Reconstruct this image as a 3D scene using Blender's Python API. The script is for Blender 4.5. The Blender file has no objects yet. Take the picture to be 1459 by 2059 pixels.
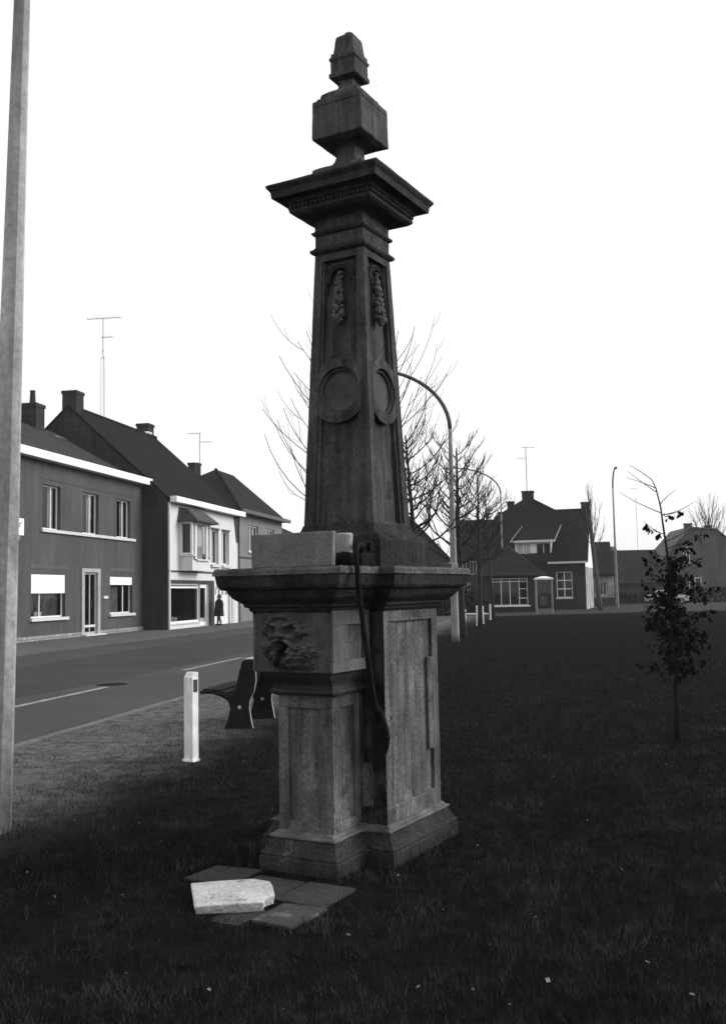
import bpy, math, random
import numpy as np
from mathutils import Vector, Matrix

sc = bpy.context.scene
COL = sc.collection
R = math.radians
PI = math.pi

# ------------------------------------------------------------------ camera
PITCH, ROLL = R(4.654), R(-1.0675)
EYE = 1.7
fw = Vector((0, math.cos(PITCH), math.sin(PITCH)))
up0 = Vector((0, -math.sin(PITCH), math.cos(PITCH)))
rt0 = Vector((1, 0, 0))
rt = rt0 * math.cos(ROLL) + up0 * math.sin(ROLL)
up = -rt0 * math.sin(ROLL) + up0 * math.cos(ROLL)
cd = bpy.data.cameras.new('camera')
cam = bpy.data.objects.new('camera', cd)
COL.objects.link(cam)
M = Matrix.Identity(4)
for i in range(3):
    M[i][0], M[i][1], M[i][2] = rt[i], up[i], -fw[i]
M.translation = Vector((0, 0, EYE))
cam.matrix_world = M
cd.sensor_fit = 'VERTICAL'
cd.sensor_height = 24.0
cd.lens = 24.0 * 1975.27 / 2059.0
cd.clip_start, cd.clip_end = 0.05, 3000
sc.camera = cam

# ------------------------------------------------------------------ world, sun, exposure
SUN_AZ = Vector((0.97, 0.24, 0)).normalized()      # towards the sun: right, a little behind the pump
SUN_EL = R(26)
w = bpy.data.worlds.new('World')
sc.world = w
w.use_nodes = True
nt = w.node_tree
nt.nodes.clear()
sky = nt.nodes.new('ShaderNodeTexSky')
sky.sky_type = 'NISHITA'
sky.sun_disc = False
sky.sun_elevation = SUN_EL
sky.sun_rotation = math.atan2(SUN_AZ.x, SUN_AZ.y)
sky.dust_density = 4.0
bw = nt.nodes.new('ShaderNodeRGBToBW')
mixw = nt.nodes.new('ShaderNodeMix')
mixw.data_type = 'FLOAT'
mixw.inputs[0].default_value = 0.88          # even cloud cover over the clear sky
mixw.inputs[3].default_value = 7.9
bg = nt.nodes.new('ShaderNodeBackground')
bg.inputs['Strength'].default_value = 0.1
wo = nt.nodes.new('ShaderNodeOutputWorld')
nt.links.new(sky.outputs[0], bw.inputs[0])
nt.links.new(bw.outputs[0], mixw.inputs[2])
nt.links.new(mixw.outputs[0], bg.inputs['Color'])
nt.links.new(bg.outputs[0], wo.inputs[0])

sl = bpy.data.lights.new('sun', 'SUN')
sl.energy = 2.2
sl.angle = R(35)
sun = bpy.data.objects.new('sun', sl)
COL.objects.link(sun)
sdir = Vector((SUN_AZ.x * math.cos(SUN_EL), SUN_AZ.y * math.cos(SUN_EL), math.sin(SUN_EL)))
sun.rotation_euler = sdir.to_track_quat('Z', 'Y').to_euler()
sun.location = (30, 10, 40)

vs = sc.view_settings
vs.view_transform = 'Standard'
vs.look = 'None'
vs.gamma = 1.0
vs.use_curve_mapping = False
vs.exposure = 0.5

# ------------------------------------------------------------------ materials (black and white picture: greys only)
MATS = {}


def mat(name, v, var=0.25, scale=3.0, rough=0.85, bump=0.15, bscale=40.0, streak=0.0, spec=0.3, metal=0.0, fine=0.0,
        spots=None, brick=None, courses=None, edge=0.0, pale=None, foot_shade=0.0):
    """grey procedural surface: large blotches, optional vertical streaks, fine speckle, brick joints, relief"""
    if name in MATS:
        return MATS[name]
    m = bpy.data.materials.new(name)
    m.use_nodes = True
    n = m.node_tree
    L = n.links.new
    p = n.nodes['Principled BSDF']
    p.inputs['Roughness'].default_value = rough
    p.inputs['Specular IOR Level'].default_value = spec
    p.inputs['Metallic'].default_value = metal
    g = n.nodes.new('ShaderNodeNewGeometry')
    tc = n.nodes.new('ShaderNodeTexCoord')
    src = g.outputs['Position']

    def noise(sc_, det=4.0, vec=None, rgh=0.55):
        t = n.nodes.new('ShaderNodeTexNoise')
        t.inputs['Scale'].default_value = sc_
        t.inputs['Detail'].default_value = det
        t.inputs['Roughness'].default_value = rgh
        L(vec or src, t.inputs['Vector'])
        return t.outputs['Fac']

    def mth(op, a, b):
        t = n.nodes.new('ShaderNodeMath')
        t.operation = op
        for i, q in enumerate((a, b)):
            if isinstance(q, (int, float)):
                t.inputs[i].default_value = q
            else:
                L(q, t.inputs[i])
        return t.outputs[0]

    def rng(a, lo, hi, o0, o1):
        t = n.nodes.new('ShaderNodeMapRange')
        t.inputs[1].default_value, t.inputs[2].default_value = lo, hi
        t.inputs[3].default_value, t.inputs[4].default_value = o0, o1
        L(a, t.inputs[0])
        return t.outputs[0]

    f = rng(noise(scale), 0.3, 0.7, 1 - var, 1 + var)
    if streak:
        mp = n.nodes.new('ShaderNodeMapping')
        mp.inputs['Scale'].default_value = (1, 1, 0.09)
        L(src, mp.inputs['Vector'])
        f = mth('MULTIPLY', f, rng(noise(scale * 5.5, 3, mp.outputs[0]), 0.32, 0.68, 1 - streak, 1 + streak * 0.8))
    if fine:
        f = mth('MULTIPLY', f, rng(noise(scale * 14, 3), 0.3, 0.7, 1 - fine, 1 + fine))
    if spots:                                        # (scale, threshold, factor): lichen or dirt patches
        f = mth('MULTIPLY', f, rng(noise(spots[0], 5, None, 0.65), spots[1], spots[1] + 0.07, 1, spots[2]))
    if pale:                                         # (scale, threshold, factor): washed, paler patches
        f = mth('MULTIPLY', f, rng(noise(pale[0], 4, None, 0.6), pale[1], pale[1] + 0.16, 1, pale[2]))
    if foot_shade:                                       # shading painted in: darker towards the foot, with a ragged edge
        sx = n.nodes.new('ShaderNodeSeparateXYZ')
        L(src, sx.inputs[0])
        f = mth('MULTIPLY', f, rng(mth('ADD', sx.outputs['Z'], mth('MULTIPLY', noise(1.7, 6), foot_shade)), foot_shade * 0.4, foot_shade * 1.5, 0.33, 1.0))
    h = noise(bscale, 4)
    if brick:
        br = n.nodes.new('ShaderNodeTexBrick')
        mp = n.nodes.new('ShaderNodeMapping')
        mp.inputs['Rotation'].default_value = (R(90), 0, 0)
        L(tc.outputs['Object'], mp.inputs['Vector'])
        L(mp.outputs[0], br.inputs['Vector'])
        br.inputs['Scale'].default_value = 1.0
        br.inputs['Brick Width'].default_value = brick[0]
        br.inputs['Row Height'].default_value = brick[1]
        br.inputs['Mortar Size'].default_value = brick[2]
        br.inputs['Color1'].default_value = (0.8, 0.8, 0.8, 1)
        br.inputs['Color2'].default_value = (1.15, 1.15, 1.15, 1)
        br.inputs['Mortar'].default_value = (brick[3],) * 3 + (1,)
        rb = n.nodes.new('ShaderNodeRGBToBW')
        L(br.outputs['Color'], rb.inputs[0])
        f = mth('MULTIPLY', f, rb.outputs[0])
        h = mth('SUBTRACT', h, mth('MULTIPLY', br.outputs['Fac'], 0.8))
    if courses:                                      # tile courses on a roof: relief rows down the slope
        wv = n.nodes.new('ShaderNodeTexWave')
        wv.wave_type = 'BANDS'
        wv.bands_direction = 'Z'
        wv.wave_profile = 'SAW'
        wv.inputs['Scale'].default_value = courses
        L(src, wv.inputs['Vector'])
        f = mth('MULTIPLY', f, rng(wv.outputs['Fac'], 0, 1, 0.82, 1.12))
        h = mth('ADD', h, wv.outputs['Fac'])
    if edge:                                         # rubbed, paler arrises
        bv = n.nodes.new('ShaderNodeBevel')
        bv.samples = 4
        bv.inputs['Radius'].default_value = 0.011
        dp = n.nodes.new('ShaderNodeVectorMath')
        dp.operation = 'DOT_PRODUCT'
        L(bv.outputs[0], dp.inputs[0])
        L(g.outputs['Normal'], dp.inputs[1])
        ew = mth('MULTIPLY', rng(dp.outputs['Value'], 0.72, 0.98, 1.0, 0.0), rng(noise(9, 4), 0.35, 0.6, 0.1, 1.0))
        f = mth('MULTIPLY', f, mth('ADD', mth('MULTIPLY', ew, edge), 1.0))
    col = mth('MULTIPLY', f, v)
    cc = n.nodes.new('ShaderNodeCombineColor')
    for i in range(3):
        L(col, cc.inputs[i])
    L(cc.outputs[0], p.inputs['Base Color'])
    if bump:
        b = n.nodes.new('ShaderNodeBump')
        b.inputs['Strength'].default_value = bump
        b.inputs['Distance'].default_value = 0.02
        L(h, b.inputs['Height'])
        L(b.outputs[0], p.inputs['Normal'])
    MATS[name] = m
    return m


def glassmat(name, mixf=0.55, tint=0.85):
    m = bpy.data.materials.new(name)
    m.use_nodes = True
    n = m.node_tree
    n.nodes.clear()
    o = n.nodes.new('ShaderNodeOutputMaterial')
    t = n.nodes.new('ShaderNodeBsdfTransparent')
    t.inputs[0].default_value = (tint, tint, tint, 1)
    g = n.nodes.new('ShaderNodeBsdfGlossy')
    g.inputs['Roughness'].default_value = 0.03
    fr = n.nodes.new('ShaderNodeFresnel')
    fr.inputs['IOR'].default_value = 1.45
    mx = n.nodes.new('ShaderNodeMixShader')
    n.links.new(fr.outputs[0], mx.inputs[0])
    n.links.new(t.outputs[0], mx.inputs[1])
    n.links.new(g.outputs[0], mx.inputs[2])
    n.links.new(mx.outputs[0], o.inputs[0])
    return m


def bright(name, v):                                 # plain paint
    return mat(name, v, 0.06, 2.0, 0.6, 0.03, 60, 0.05)


STONE_LOW = mat('stone_body', 0.092, 0.30, 3.2, 0.9, 0.5, 55, 0.42, fine=0.32, spots=(4.5, 0.58, 0.6), pale=(3.1, 0.52, 1.5), spec=0.1, edge=0.8)
STONE_UP = mat('stone_shaft', 0.050, 0.38, 2.6, 0.9, 0.45, 60, 0.5, fine=0.3, spots=(6.5, 0.60, 0.55), spec=0.1, edge=0.7)
STONE_CROWN = mat('stone_crown', 0.034, 0.35, 3.0, 0.9, 0.4, 60, 0.3, fine=0.25, spec=0.1, edge=0.6)
STONE_FIN = mat('stone_finial', 0.062, 0.32, 5.0, 0.9, 0.45, 60, 0.35, fine=0.3, spots=(9, 0.6, 0.55), spec=0.1, edge=0.8)
STONE_CORN = mat('stone_cornice', 0.028, 0.4, 4.0, 0.95, 0.6, 45, 0.3, fine=0.35, spec=0.05)
STONE_BASE = mat('stone_base', 0.030, 0.4, 4.0, 0.95, 0.6, 45, 0.2, fine=0.4, spots=(7, 0.62, 1.8), spec=0.05, edge=2.2)
STONE_PALE = mat('stone_pale', 0.13, 0.2, 3.0, 0.9, 0.35, 50, 0.15, fine=0.2)
IRON = mat('iron', 0.007, 0.5, 9, 0.85, 0.6, 70, spec=0.06, fine=0.5)
MASKM = mat('stone_mask', 0.058, 0.4, 7, 0.9, 0.4, 70, 0.3, fine=0.35, spec=0.1)
WHITE = bright('white_paint', 0.82)
WHITE2 = bright('white_gloss', 0.75)
GREYP = mat('grey_concrete_post', 0.36, 0.28, 1.3, 0.9, 0.3, 60, 0.3, fine=0.2, spots=(2.2, 0.58, 0.7), spec=0.1, foot_shade=2.0)
LAMPM = mat('lamp_steel', 0.2, 0.2, 2.0, 0.6, 0.1, 40, 0.1)
LAMPD = mat('lamp_arm_steel', 0.06, 0.2, 2.0, 0.6, 0.1, 40)
DARKM = mat('dark_metal', 0.03, 0.2, 4, 0.5, 0.1, 40)
BARK = mat('bark', 0.016, 0.35, 9, 0.95, 0.6, 60, 0.2)
BARKG = mat('bark_pale', 0.07, 0.3, 9, 0.95, 0.6, 60, 0.2)
LEAF = mat('dark_leaf', 0.009, 0.4, 14, 0.8, 0.1, 60, spec=0.03)
GLASS = glassmat('window_glass')
CURT = mat('net_curtain', 0.42, 0.15, 3, 0.95, 0.1, 30, 0.35)
CURTW = mat('white_curtain', 0.72, 0.08, 3, 0.95, 0.1, 30, 0.12)
ROOM = mat('room_dark', 0.02, 0.2, 2, 0.95, 0)
BRICK1 = mat('brick_grey', 0.078, 0.14, 0.5, 0.9, 0.1, 30, 0.14, fine=0.12, spec=0.1)
BRICKD = mat('brick_dark', 0.036, 0.25, 0.9, 0.95, 0.1, 30, 0.25, fine=0.2, brick=(0.22, 0.075, 0.006, 1.0), spec=0.05)
BRICKH = mat('brick_house', 0.030, 0.2, 0.7, 0.95, 0.2, 30, 0.2, fine=0.2, brick=(0.22, 0.075, 0.006, 1.1), spec=0.05)
STUCCO = mat('white_stucco', 0.60, 0.05, 1.2, 0.9, 0.1, 30, 0.06, fine=0.04)
STUCG = mat('grey_stucco', 0.17, 0.12, 1.0, 0.9, 0.15, 30, 0.12, fine=0.08)
TILED = mat('roof_tiles_dark', 0.0155, 0.25, 0.9, 0.95, 0.4, 14, 0.15, fine=0.3, courses=3.2, spec=0.02)
TILEG = mat('roof_tiles_grey', 0.042, 0.18, 0.8, 0.9, 0.4, 14, 0.1, fine=0.25, courses=3.2, spec=0.03)
TILEM = mat('roof_tiles_mid', 0.022, 0.2, 0.8, 0.9, 0.4, 14, 0.15, fine=0.25, courses=3.2, spec=0.02)
RUBBLE = mat('plinth_rubble', 0.27, 0.2, 6, 0.95, 0.6, 12, fine=0.3, brick=(0.35, 0.13, 0.02, 0.6))
SILL = mat('pale_sill', 0.55, 0.08, 2, 0.8, 0.1, 40)
STONED = mat('door_surround', 0.33, 0.15, 3, 0.8, 0.2, 40, 0.1)
ASPH = mat('asphalt', 0.050, 0.2, 0.35, 0.9, 0.35, 90, fine=0.14, spec=0.15)
PAVE = mat('pavement_slabs', 0.088, 0.2, 0.8, 0.9, 0.3, 30, fine=0.25, spec=0.1)
LINE = mat('road_paint', 0.22, 0.35, 3, 0.85, 0.2, 60, fine=0.4)
KERB = mat('kerb_stone', 0.10, 0.25, 2, 0.9, 0.3, 40, fine=0.3)
SLABD = mat('flagstone', 0.024, 0.3, 4, 0.95, 0.5, 45, fine=0.3, spots=(9, 0.62, 2.0))
SLABW = mat('white_stone', 0.42, 0.2, 5, 0.9, 0.6, 40, fine=0.3, spots=(9, 0.60, 0.5))
COAT = mat('dark_coat', 0.012, 0.2, 8, 0.95, 0.2, 60)
SKIN = mat('skin', 0.24, 0.05, 8, 0.6, 0)
HAIR = mat('hair', 0.012, 0.2, 30, 0.6, 0.2, 90)
STOCK = mat('stocking', 0.05, 0.1, 8, 0.8, 0)
CARP = mat('car_paint', 0.45, 0.05, 2, 0.3, 0, spec=0.5)
TYRE = mat('tyre', 0.015, 0.1, 8, 0.9, 0)


# ------------------------------------------------------------------ mesh helpers
class MB:
    def __init__(self):
        self.v, self.f = [], []

    def add(self, vs_, fs):
        o = len(self.v)
        self.v += [tuple(q) for q in vs_]
        self.f += [tuple(i + o for i in t) for t in fs]
        return self

    def box(self, x0, x1, y0, y1, z0, z1):
        return self.add([(x0, y0, z0), (x1, y0, z0), (x1, y1, z0), (x0, y1, z0), (x0, y0, z1), (x1, y0, z1), (x1, y1, z1), (x0, y1, z1)],
                        [(0, 3, 2, 1), (4, 5, 6, 7), (0, 1, 5, 4), (1, 2, 6, 5), (2, 3, 7, 6), (3, 0, 4, 7)])

    def cbox(self, x0, x1, y0, y1, z0, z1, c=0.01):
        """box with chamfered vertical and horizontal edges"""
        return self.loft([[(x0 + a, y0 + a), (x1 - a, y0 + a), (x1 - a, y1 - a), (x0 + a, y1 - a)] for a in (c, 0, 0, c)],
                         [z0, z0 + c, z1 - c, z1])

    def loft(self, loops, zs, cap=True):
        n = len(loops[0])
        o = len(self.v)
        for lp, z in zip(loops, zs):
            for q in lp:
                self.v.append((q[0], q[1], z))
        for k in range(len(loops) - 1):
            for i in range(n):
                j = (i + 1) % n
                self.f.append((o + k * n + i, o + k * n + j, o + (k + 1) * n + j, o + (k + 1) * n + i))
        if cap:
            self.f.append(tuple(o + i for i in reversed(range(n))))
            self.f.append(tuple(o + (len(loops) - 1) * n + i for i in range(n)))
        return self

    def poly_extrude(self, pts3, d):
        """closed polygon of 3D points extruded by vector d"""
        n = len(pts3)
        o = len(self.v)
        d = Vector(d)
        self.v += [tuple(q) for q in pts3] + [tuple(Vector(q) + d) for q in pts3]
        self.f.append(tuple(o + i for i in reversed(range(n))))
        self.f.append(tuple(o + n + i for i in range(n)))
        for i in range(n):
            j = (i + 1) % n
            self.f.append((o + i, o + j, o + n + j, o + n + i))
        return self

    def tube(self, pts, rad, sides=6, cap=True):
        pts = [Vector(q) for q in pts]
        o = len(self.v)
        n = len(pts)
        ref = None
        for i, q in enumerate(pts):
            t = (pts[min(i + 1, n - 1)] - pts[max(i - 1, 0)]).normalized()
            if ref is None:
                ref = Vector((0, 0, 1)) if abs(t.z) < 0.9 else Vector((1, 0, 0))
            a = (ref - t * ref.dot(t))
            if a.length < 1e-5:
                a = Vector((1, 0, 0)) - t * t.x
            a.normalize()
            ref = a
            b = t.cross(a)
            r = rad[i] if isinstance(rad, (list, tuple)) else rad
            for k in range(sides):
                an = 2 * PI * k / sides
                self.v.append(tuple(q + (a * math.cos(an) + b * math.sin(an)) * r))
        for i in range(n - 1):
            for k in range(sides):
                j = (k + 1) % sides
                self.f.append((o + i * sides + k, o + i * sides + j, o + (i + 1) * sides + j, o + (i + 1) * sides + k))
        if cap:
            self.f.append(tuple(o + k for k in reversed(range(sides))))
            self.f.append(tuple(o + (n - 1) * sides + k for k in range(sides)))
        return self

    def ball(self, c, r, seg=8, rings=5, rot=0.0):
        o = len(self.v)
        rx, ry, rz = r if isinstance(r, (tuple, list)) else (r, r, r)
        cr, sr = math.cos(rot), math.sin(rot)
        for i in range(rings + 1):
            th = PI * i / rings
            for k in range(seg):
                ph = 2 * PI * k / seg
                x, y, z = rx * math.sin(th) * math.cos(ph), ry * math.sin(th) * math.sin(ph), rz * math.cos(th)
                x, z = x * cr - z * sr, x * sr + z * cr
                self.v.append((c[0] + x, c[1] + y, c[2] + z))
        for i in range(rings):
            for k in range(seg):
                j = (k + 1) % seg
                self.f.append((o + i * seg + k, o + (i + 1) * seg + k, o + (i + 1) * seg + j, o + i * seg + j))
        return self

    def mesh(self, name, smooth=False):
        me = bpy.data.meshes.new(name)
        me.from_pydata(self.v, [], self.f)
        me.validate()
        if smooth:
            me.shade_smooth()
        return me

    def build(self, name, m, parent=None, smooth=False, bevel=0.0):
        o = bpy.data.objects.new(name, self.mesh(name, smooth))
        COL.objects.link(o)
        if m:
            o.data.materials.append(m)
        if parent:
            o.parent = parent
        if bevel:
            b = o.modifiers.new('bevel', 'BEVEL')
            b.width = bevel
            b.segments = 2
            b.limit_method = 'ANGLE'
            b.angle_limit = R(35)
        return o


def tag(o, label=None, cat=None, group=None, kind=None):
    if label:
        o['label'] = label
    if cat:
        o['category'] = cat
    if group:
        o['group'] = group
    if kind:
        o['kind'] = kind
    return o


def thing(name, label, cat, loc=(0, 0, 0), rz=0.0, group=None):
    o = bpy.data.objects.new(name, None)
    COL.objects.link(o)
    o.location = loc
    o.rotation_euler = (0, 0, rz)
    o.empty_display_size = 0.2
    return tag(o, label, cat, group)


def copy_tree(o, parent=None):
    c = o.copy()
    COL.objects.link(c)
    if parent:
        c.parent = parent
    for ch in [q for q in o.children]:
        copy_tree(ch, c)
    return c


# street frame: u along the street (away), n across it (to the left)
SA = R(11.2)
UX, UY = math.sin(SA), math.cos(SA)
STREET_ROT = PI / 2 - SA


def S(u, n, z=0.0):
    return Vector((UX * u - UY * n, UY * u + UX * n, z))


# ------------------------------------------------------------------ ground, road, pavements
def lawn_material():
    m = bpy.data.materials.new('lawn_soil')
    m.use_nodes = True
    n = m.node_tree
    L = n.links.new
    p = n.nodes['Principled BSDF']
    p.inputs['Roughness'].default_value = 0.95
    p.inputs['Specular IOR Level'].default_value = 0.0
    g = n.nodes.new('ShaderNodeNewGeometry')
    dt = n.nodes.new('ShaderNodeVectorMath')
    dt.operation = 'DOT_PRODUCT'
    L(g.outputs['Position'], dt.inputs[0])
    dt.inputs[1].default_value = (-UY, UX, 0)          # distance across the street
    n1 = n.nodes.new('ShaderNodeTexNoise')
    n1.inputs['Scale'].default_value = 0.8
    n1.inputs['Detail'].default_value = 6
    L(g.outputs['Position'], n1.inputs['Vector'])
    ad = n.nodes.new('ShaderNodeMath')
    ad.operation = 'MULTIPLY_ADD'
    L(n1.outputs['Fac'], ad.inputs[0])
    ad.inputs[1].default_value = 1.6
    L(dt.outputs['Value'], ad.inputs[2])
    mr = n.nodes.new('ShaderNodeMapRange')             # worn, trodden soil beside the road
    mr.interpolation_type = 'SMOOTHSTEP'
    mr.inputs[1].default_value, mr.inputs[2].default_value = 4.0, 6.0
    mr.inputs[3].default_value, mr.inputs[4].default_value = 0.0105, 0.112
    L(ad.outputs[0], mr.inputs[0])
    du = n.nodes.new('ShaderNodeVectorMath')
    du.operation = 'DOT_PRODUCT'
    L(g.outputs['Position'], du.inputs[0])
    du.inputs[1].default_value = (UX, UY, 0)
    mu = n.nodes.new('ShaderNodeMapRange')             # the wear gives out further along
    mu.inputs[1].default_value, mu.inputs[2].default_value = 17, 27
    mu.inputs[3].default_value, mu.inputs[4].default_value = 0.0, 0.9
    L(du.outputs['Value'], mu.inputs[0])
    sb = n.nodes.new('ShaderNodeMath')
    sb.operation = 'SUBTRACT'
    L(ad.outputs[0], sb.inputs[0])
    L(mu.outputs[0], sb.inputs[1])
    L(sb.outputs[0], mr.inputs[0])
    n2 = n.nodes.new('ShaderNodeTexNoise')
    n2.inputs['Scale'].default_value = 5.0
    n2.inputs['Detail'].default_value = 8
    n2.inputs['Roughness'].default_value = 0.7
    L(g.outputs['Position'], n2.inputs['Vector'])
    m2 = n.nodes.new('ShaderNodeMapRange')
    m2.inputs[1].default_value, m2.inputs[2].default_value = 0.3, 0.7
    m2.inputs[3].default_value, m2.inputs[4].default_value = 0.38, 1.55
    L(n2.outputs['Fac'], m2.inputs[0])
    ml = n.nodes.new('ShaderNodeMath')
    ml.operation = 'MULTIPLY'
    L(mr.outputs[0], ml.inputs[0])
    L(m2.outputs[0], ml.inputs[1])
    cc = n.nodes.new('ShaderNodeCombineColor')
    for i in range(3):
        L(ml.outputs[0], cc.inputs[i])
    L(cc.outputs[0], p.inputs['Base Color'])
    b = n.nodes.new('ShaderNodeBump')
    b.inputs['Strength'].default_value = 1.0
    b.inputs['Distance'].default_value = 0.09
    L(n2.outputs['Fac'], b.inputs['Height'])
    L(b.outputs[0], p.inputs['Normal'])
    return m


LAWN = lawn_material()
tag(MB().add([(-900, -300, 0), (900, -300, 0), (900, 1500, 0), (-900, 1500, 0)], [(0, 1, 2, 3)]).build('ground', LAWN), kind='structure')


def sheet(name, pts, z, m, kind='structure'):
    return tag(MB().add([(q[0], q[1], z) for q in pts], [tuple(range(len(pts)))]).build(name, m), kind=kind)


sheet('road', [S(-30, 6.25), S(76, 6.25), S(92, 2), S(92, 15.7), S(-30, 15.7)], 0.004, ASPH)
PAVE2 = mat('cinder_path', 0.040, 0.25, 0.6, 0.95, 0.3, 30, fine=0.25, spec=0.02)
sheet('side_street', [(14, 79), (120, 64), (120, 99), (6, 99), (6, 84)], 0.008, PAVE2)
sheet('forecourt_path', [(8.4, 62.5), (18.6, 66.5), (60, 63.5), (60, 66), (18, 80), (8.5, 84)], 0.012, PAVE2)
o = MB()
for a, b in ((S(-30, 15.7), S(80, 15.7)),):
    o.poly_extrude([S(-30, 15.7, 0), S(80, 15.7, 0), S(80, 26, 0), S(-30, 26, 0)], (0, 0, 0.07))
tag(o.build('far_pavement', PAVE), kind='structure')
k = MB()
for i in range(62):                                     # kerb stones laid flush along the green
    u = -6 + i * 1.0
    k.poly_extrude([S(u + 0.01, 6.25, -0.02), S(u + 0.99, 6.25, -0.02), S(u + 0.99, 6.13, -0.02), S(u + 0.01, 6.13, -0.02)],
                   (0, 0, 0.035 + 0.008 * random.Random(i).random()))
tag(k.build('kerb', KERB), kind='structure')
for i, (a, b) in enumerate(((5.3, 9.3), (13.3, 17.4), (21.3, 25.4), (29.3, 33.3), (37.3, 41.3), (45.3, 49.3), (53.3, 57.3))):
    c = MB().add([S(a, 8.36, 0.008), S(b, 8.36, 0.008), S(b, 8.5, 0.008), S(a, 8.5, 0.008)], [(0, 1, 2, 3)]).build('road_marking', LINE)
    tag(c, kind='structure')
for pts in ([(6.3, 9.0), (13.0, 9.2), (21.0, 8.9), (33.0, 9.1), (52.0, 9.0), (75.0, 9.1), (75.0, 13.2), (48.0, 13.0), (30.0, 13.3), (14.0, 13.0), (6.3, 13.1)],):
    pm = mat('asphalt_dark', 0.038, 0.2, 0.5, 0.9, 0.35, 90, fine=0.16, spec=0.12) if len(pts) > 6 else mat('asphalt_patch', 0.030, 0.15, 1.5, 0.9, 0.35, 90, fine=0.2, spec=0.12)
    sheet('road_patch', [S(u, n_) for u, n_ in pts], 0.0065 if len(pts) > 6 else 0.0075, pm)
mc = MB()
q0 = S(17.9, 8.55, 0.009)
mc.add([q0 + Vector((0.3 * math.cos(t * PI / 12), 0.3 * math.sin(t * PI / 12), 0)) for t in range(24)], [tuple(range(24))])
tag(mc.build('manhole_cover', IRON), 'dark round iron manhole cover set in the road', 'manhole cover')

# ------------------------------------------------------------------ the pump monument
TH = R(29.04)
PC = Vector((-0.0396, 6.8686, 0))
pump = thing('monument_pump', 'tall tapered stone village pump with cornices, mask spout and stacked finial', 'monument', PC, -TH)

PX = 0.02                                                # pier axis offset


def tplan(mo, po, yf, hp):
    """T-shaped plan: main square half width mo with a front pier of half width hp reaching y=yf"""
    return [(-mo, mo), (-mo, -mo), (PX - hp, -mo), (PX - hp, yf), (PX + hp, yf), (PX + hp, -mo), (mo, -mo), (mo, mo)]


def tprofile(prof, main, hp, yf):
    b = MB()
    loops = [tplan(main + o_, 0, yf - o_, hp + o_) for o_, z in prof]
    return b.loft(loops, [z for o_, z in prof])


MA = 0.405
# base: plinth, sloped course, fillets
tprofile([(0.086, -0.12), (0.086, 0.080), (0.080, 0.088), (0.070, 0.089), (0.070, 0.096)], MA, 0.195, -0.765).build('plinth', STONE_BASE, pump, bevel=0.008)
tprofile([(0.082, 0.096), (0.084, 0.104), (0.078, 0.110), (0.066, 0.122), (0.044, 0.160), (0.036, 0.184), (0.026, 0.186), (0.026, 0.192)], MA, 0.195, -0.765).build('base_moulding', STONE_BASE, pump, bevel=0.004)
tprofile([(0.036, 0.191), (0.042, 0.197), (0.041, 0.208), (0.022, 0.214), (0.016, 0.216), (0.016, 0.224), (0.002, 0.232)], MA, 0.195, -0.765).build('base_fillet', mat('stone_fillet', 0.085, 0.4, 6, 0.9, 0.5, 50, fine=0.4, edge=1.8), pump)


def sq(h, c=0.0):
    return [(-h, -h), (h, -h), (h, h), (-h, h)]


def inset_block(name, m, h, z0, z1, outline, depth, parent, cx=0.0, faces=(0, 1, 2, 3)):
    """square block whose faces carry a sunk panel; outline in (s,z) on a face"""
    core = MB().loft([[(x + cx, y) for x, y in sq(h - depth)]] * 2, [z0, z1])
    ob = core.build(name, m, parent)
    return ob


# main block: core + frame of raised borders with eared (crossetted) panel
D = 0.022
MB().loft([sq(MA - D)] * 2, [0.22, 1.62]).build('block_core', STONE_LOW, pump)
rng = random.Random(5)
for fidx in range(4):
    ang = fidx * PI / 2
    fr = MB()

    def fpt(s, z, d):
        x, y = s, -(MA - d)
        return (x * math.cos(ang) - y * math.sin(ang), x * math.sin(ang) + y * math.cos(ang), z)

    def slab(poly, d0=0.0, d1=D + 0.01):
        front = [fpt(s, z, d0) for s, z in poly]
        back = [fpt(s, z, d1) for s, z in poly]
        n_ = len(poly)
        fr.add(front + back, [tuple(range(n_)), tuple(reversed(range(n_, 2 * n_)))] + [(i, n_ + i, n_ + (i + 1) % n_, (i + 1) % n_) for i in range(n_)])
    e = MA - 0.003
    slab([(-e, 0.228), (e, 0.228), (e, 0.335), (-e, 0.335)])
    slab([(-e, 1.505), (e, 1.505), (e, 1.62), (-e, 1.62)])
    for sg in (-1, 1):
        pl = [(sg * e, 0.335), (sg * 0.305, 0.335), (sg * 0.305, 0.615), (sg * 0.235, 0.615), (sg * 0.235, 1.24), (sg * 0.31, 1.24), (sg * 0.31, 1.505), (sg * e, 1.505)]
        if sg < 0:
            pl = pl[::-1]
        slab(pl[::-1])
    fr.build('panel_frame', mat('stone_shaded', 0.034, 0.4, 3, 0.9, 0.5, 55, 0.6, fine=0.3, spots=(2.2, 0.46, 0.3), spec=0.05) if fidx == 0 else STONE_LOW, pump, bevel=0.005)  # front frame in darker stone: shadow of the recess beside the pier painted in
hole = MB().box(0.36, 0.4065, -0.337, -0.318, 0.88, 0.902)
hole.build('bolt_hole', IRON, pump)

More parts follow.
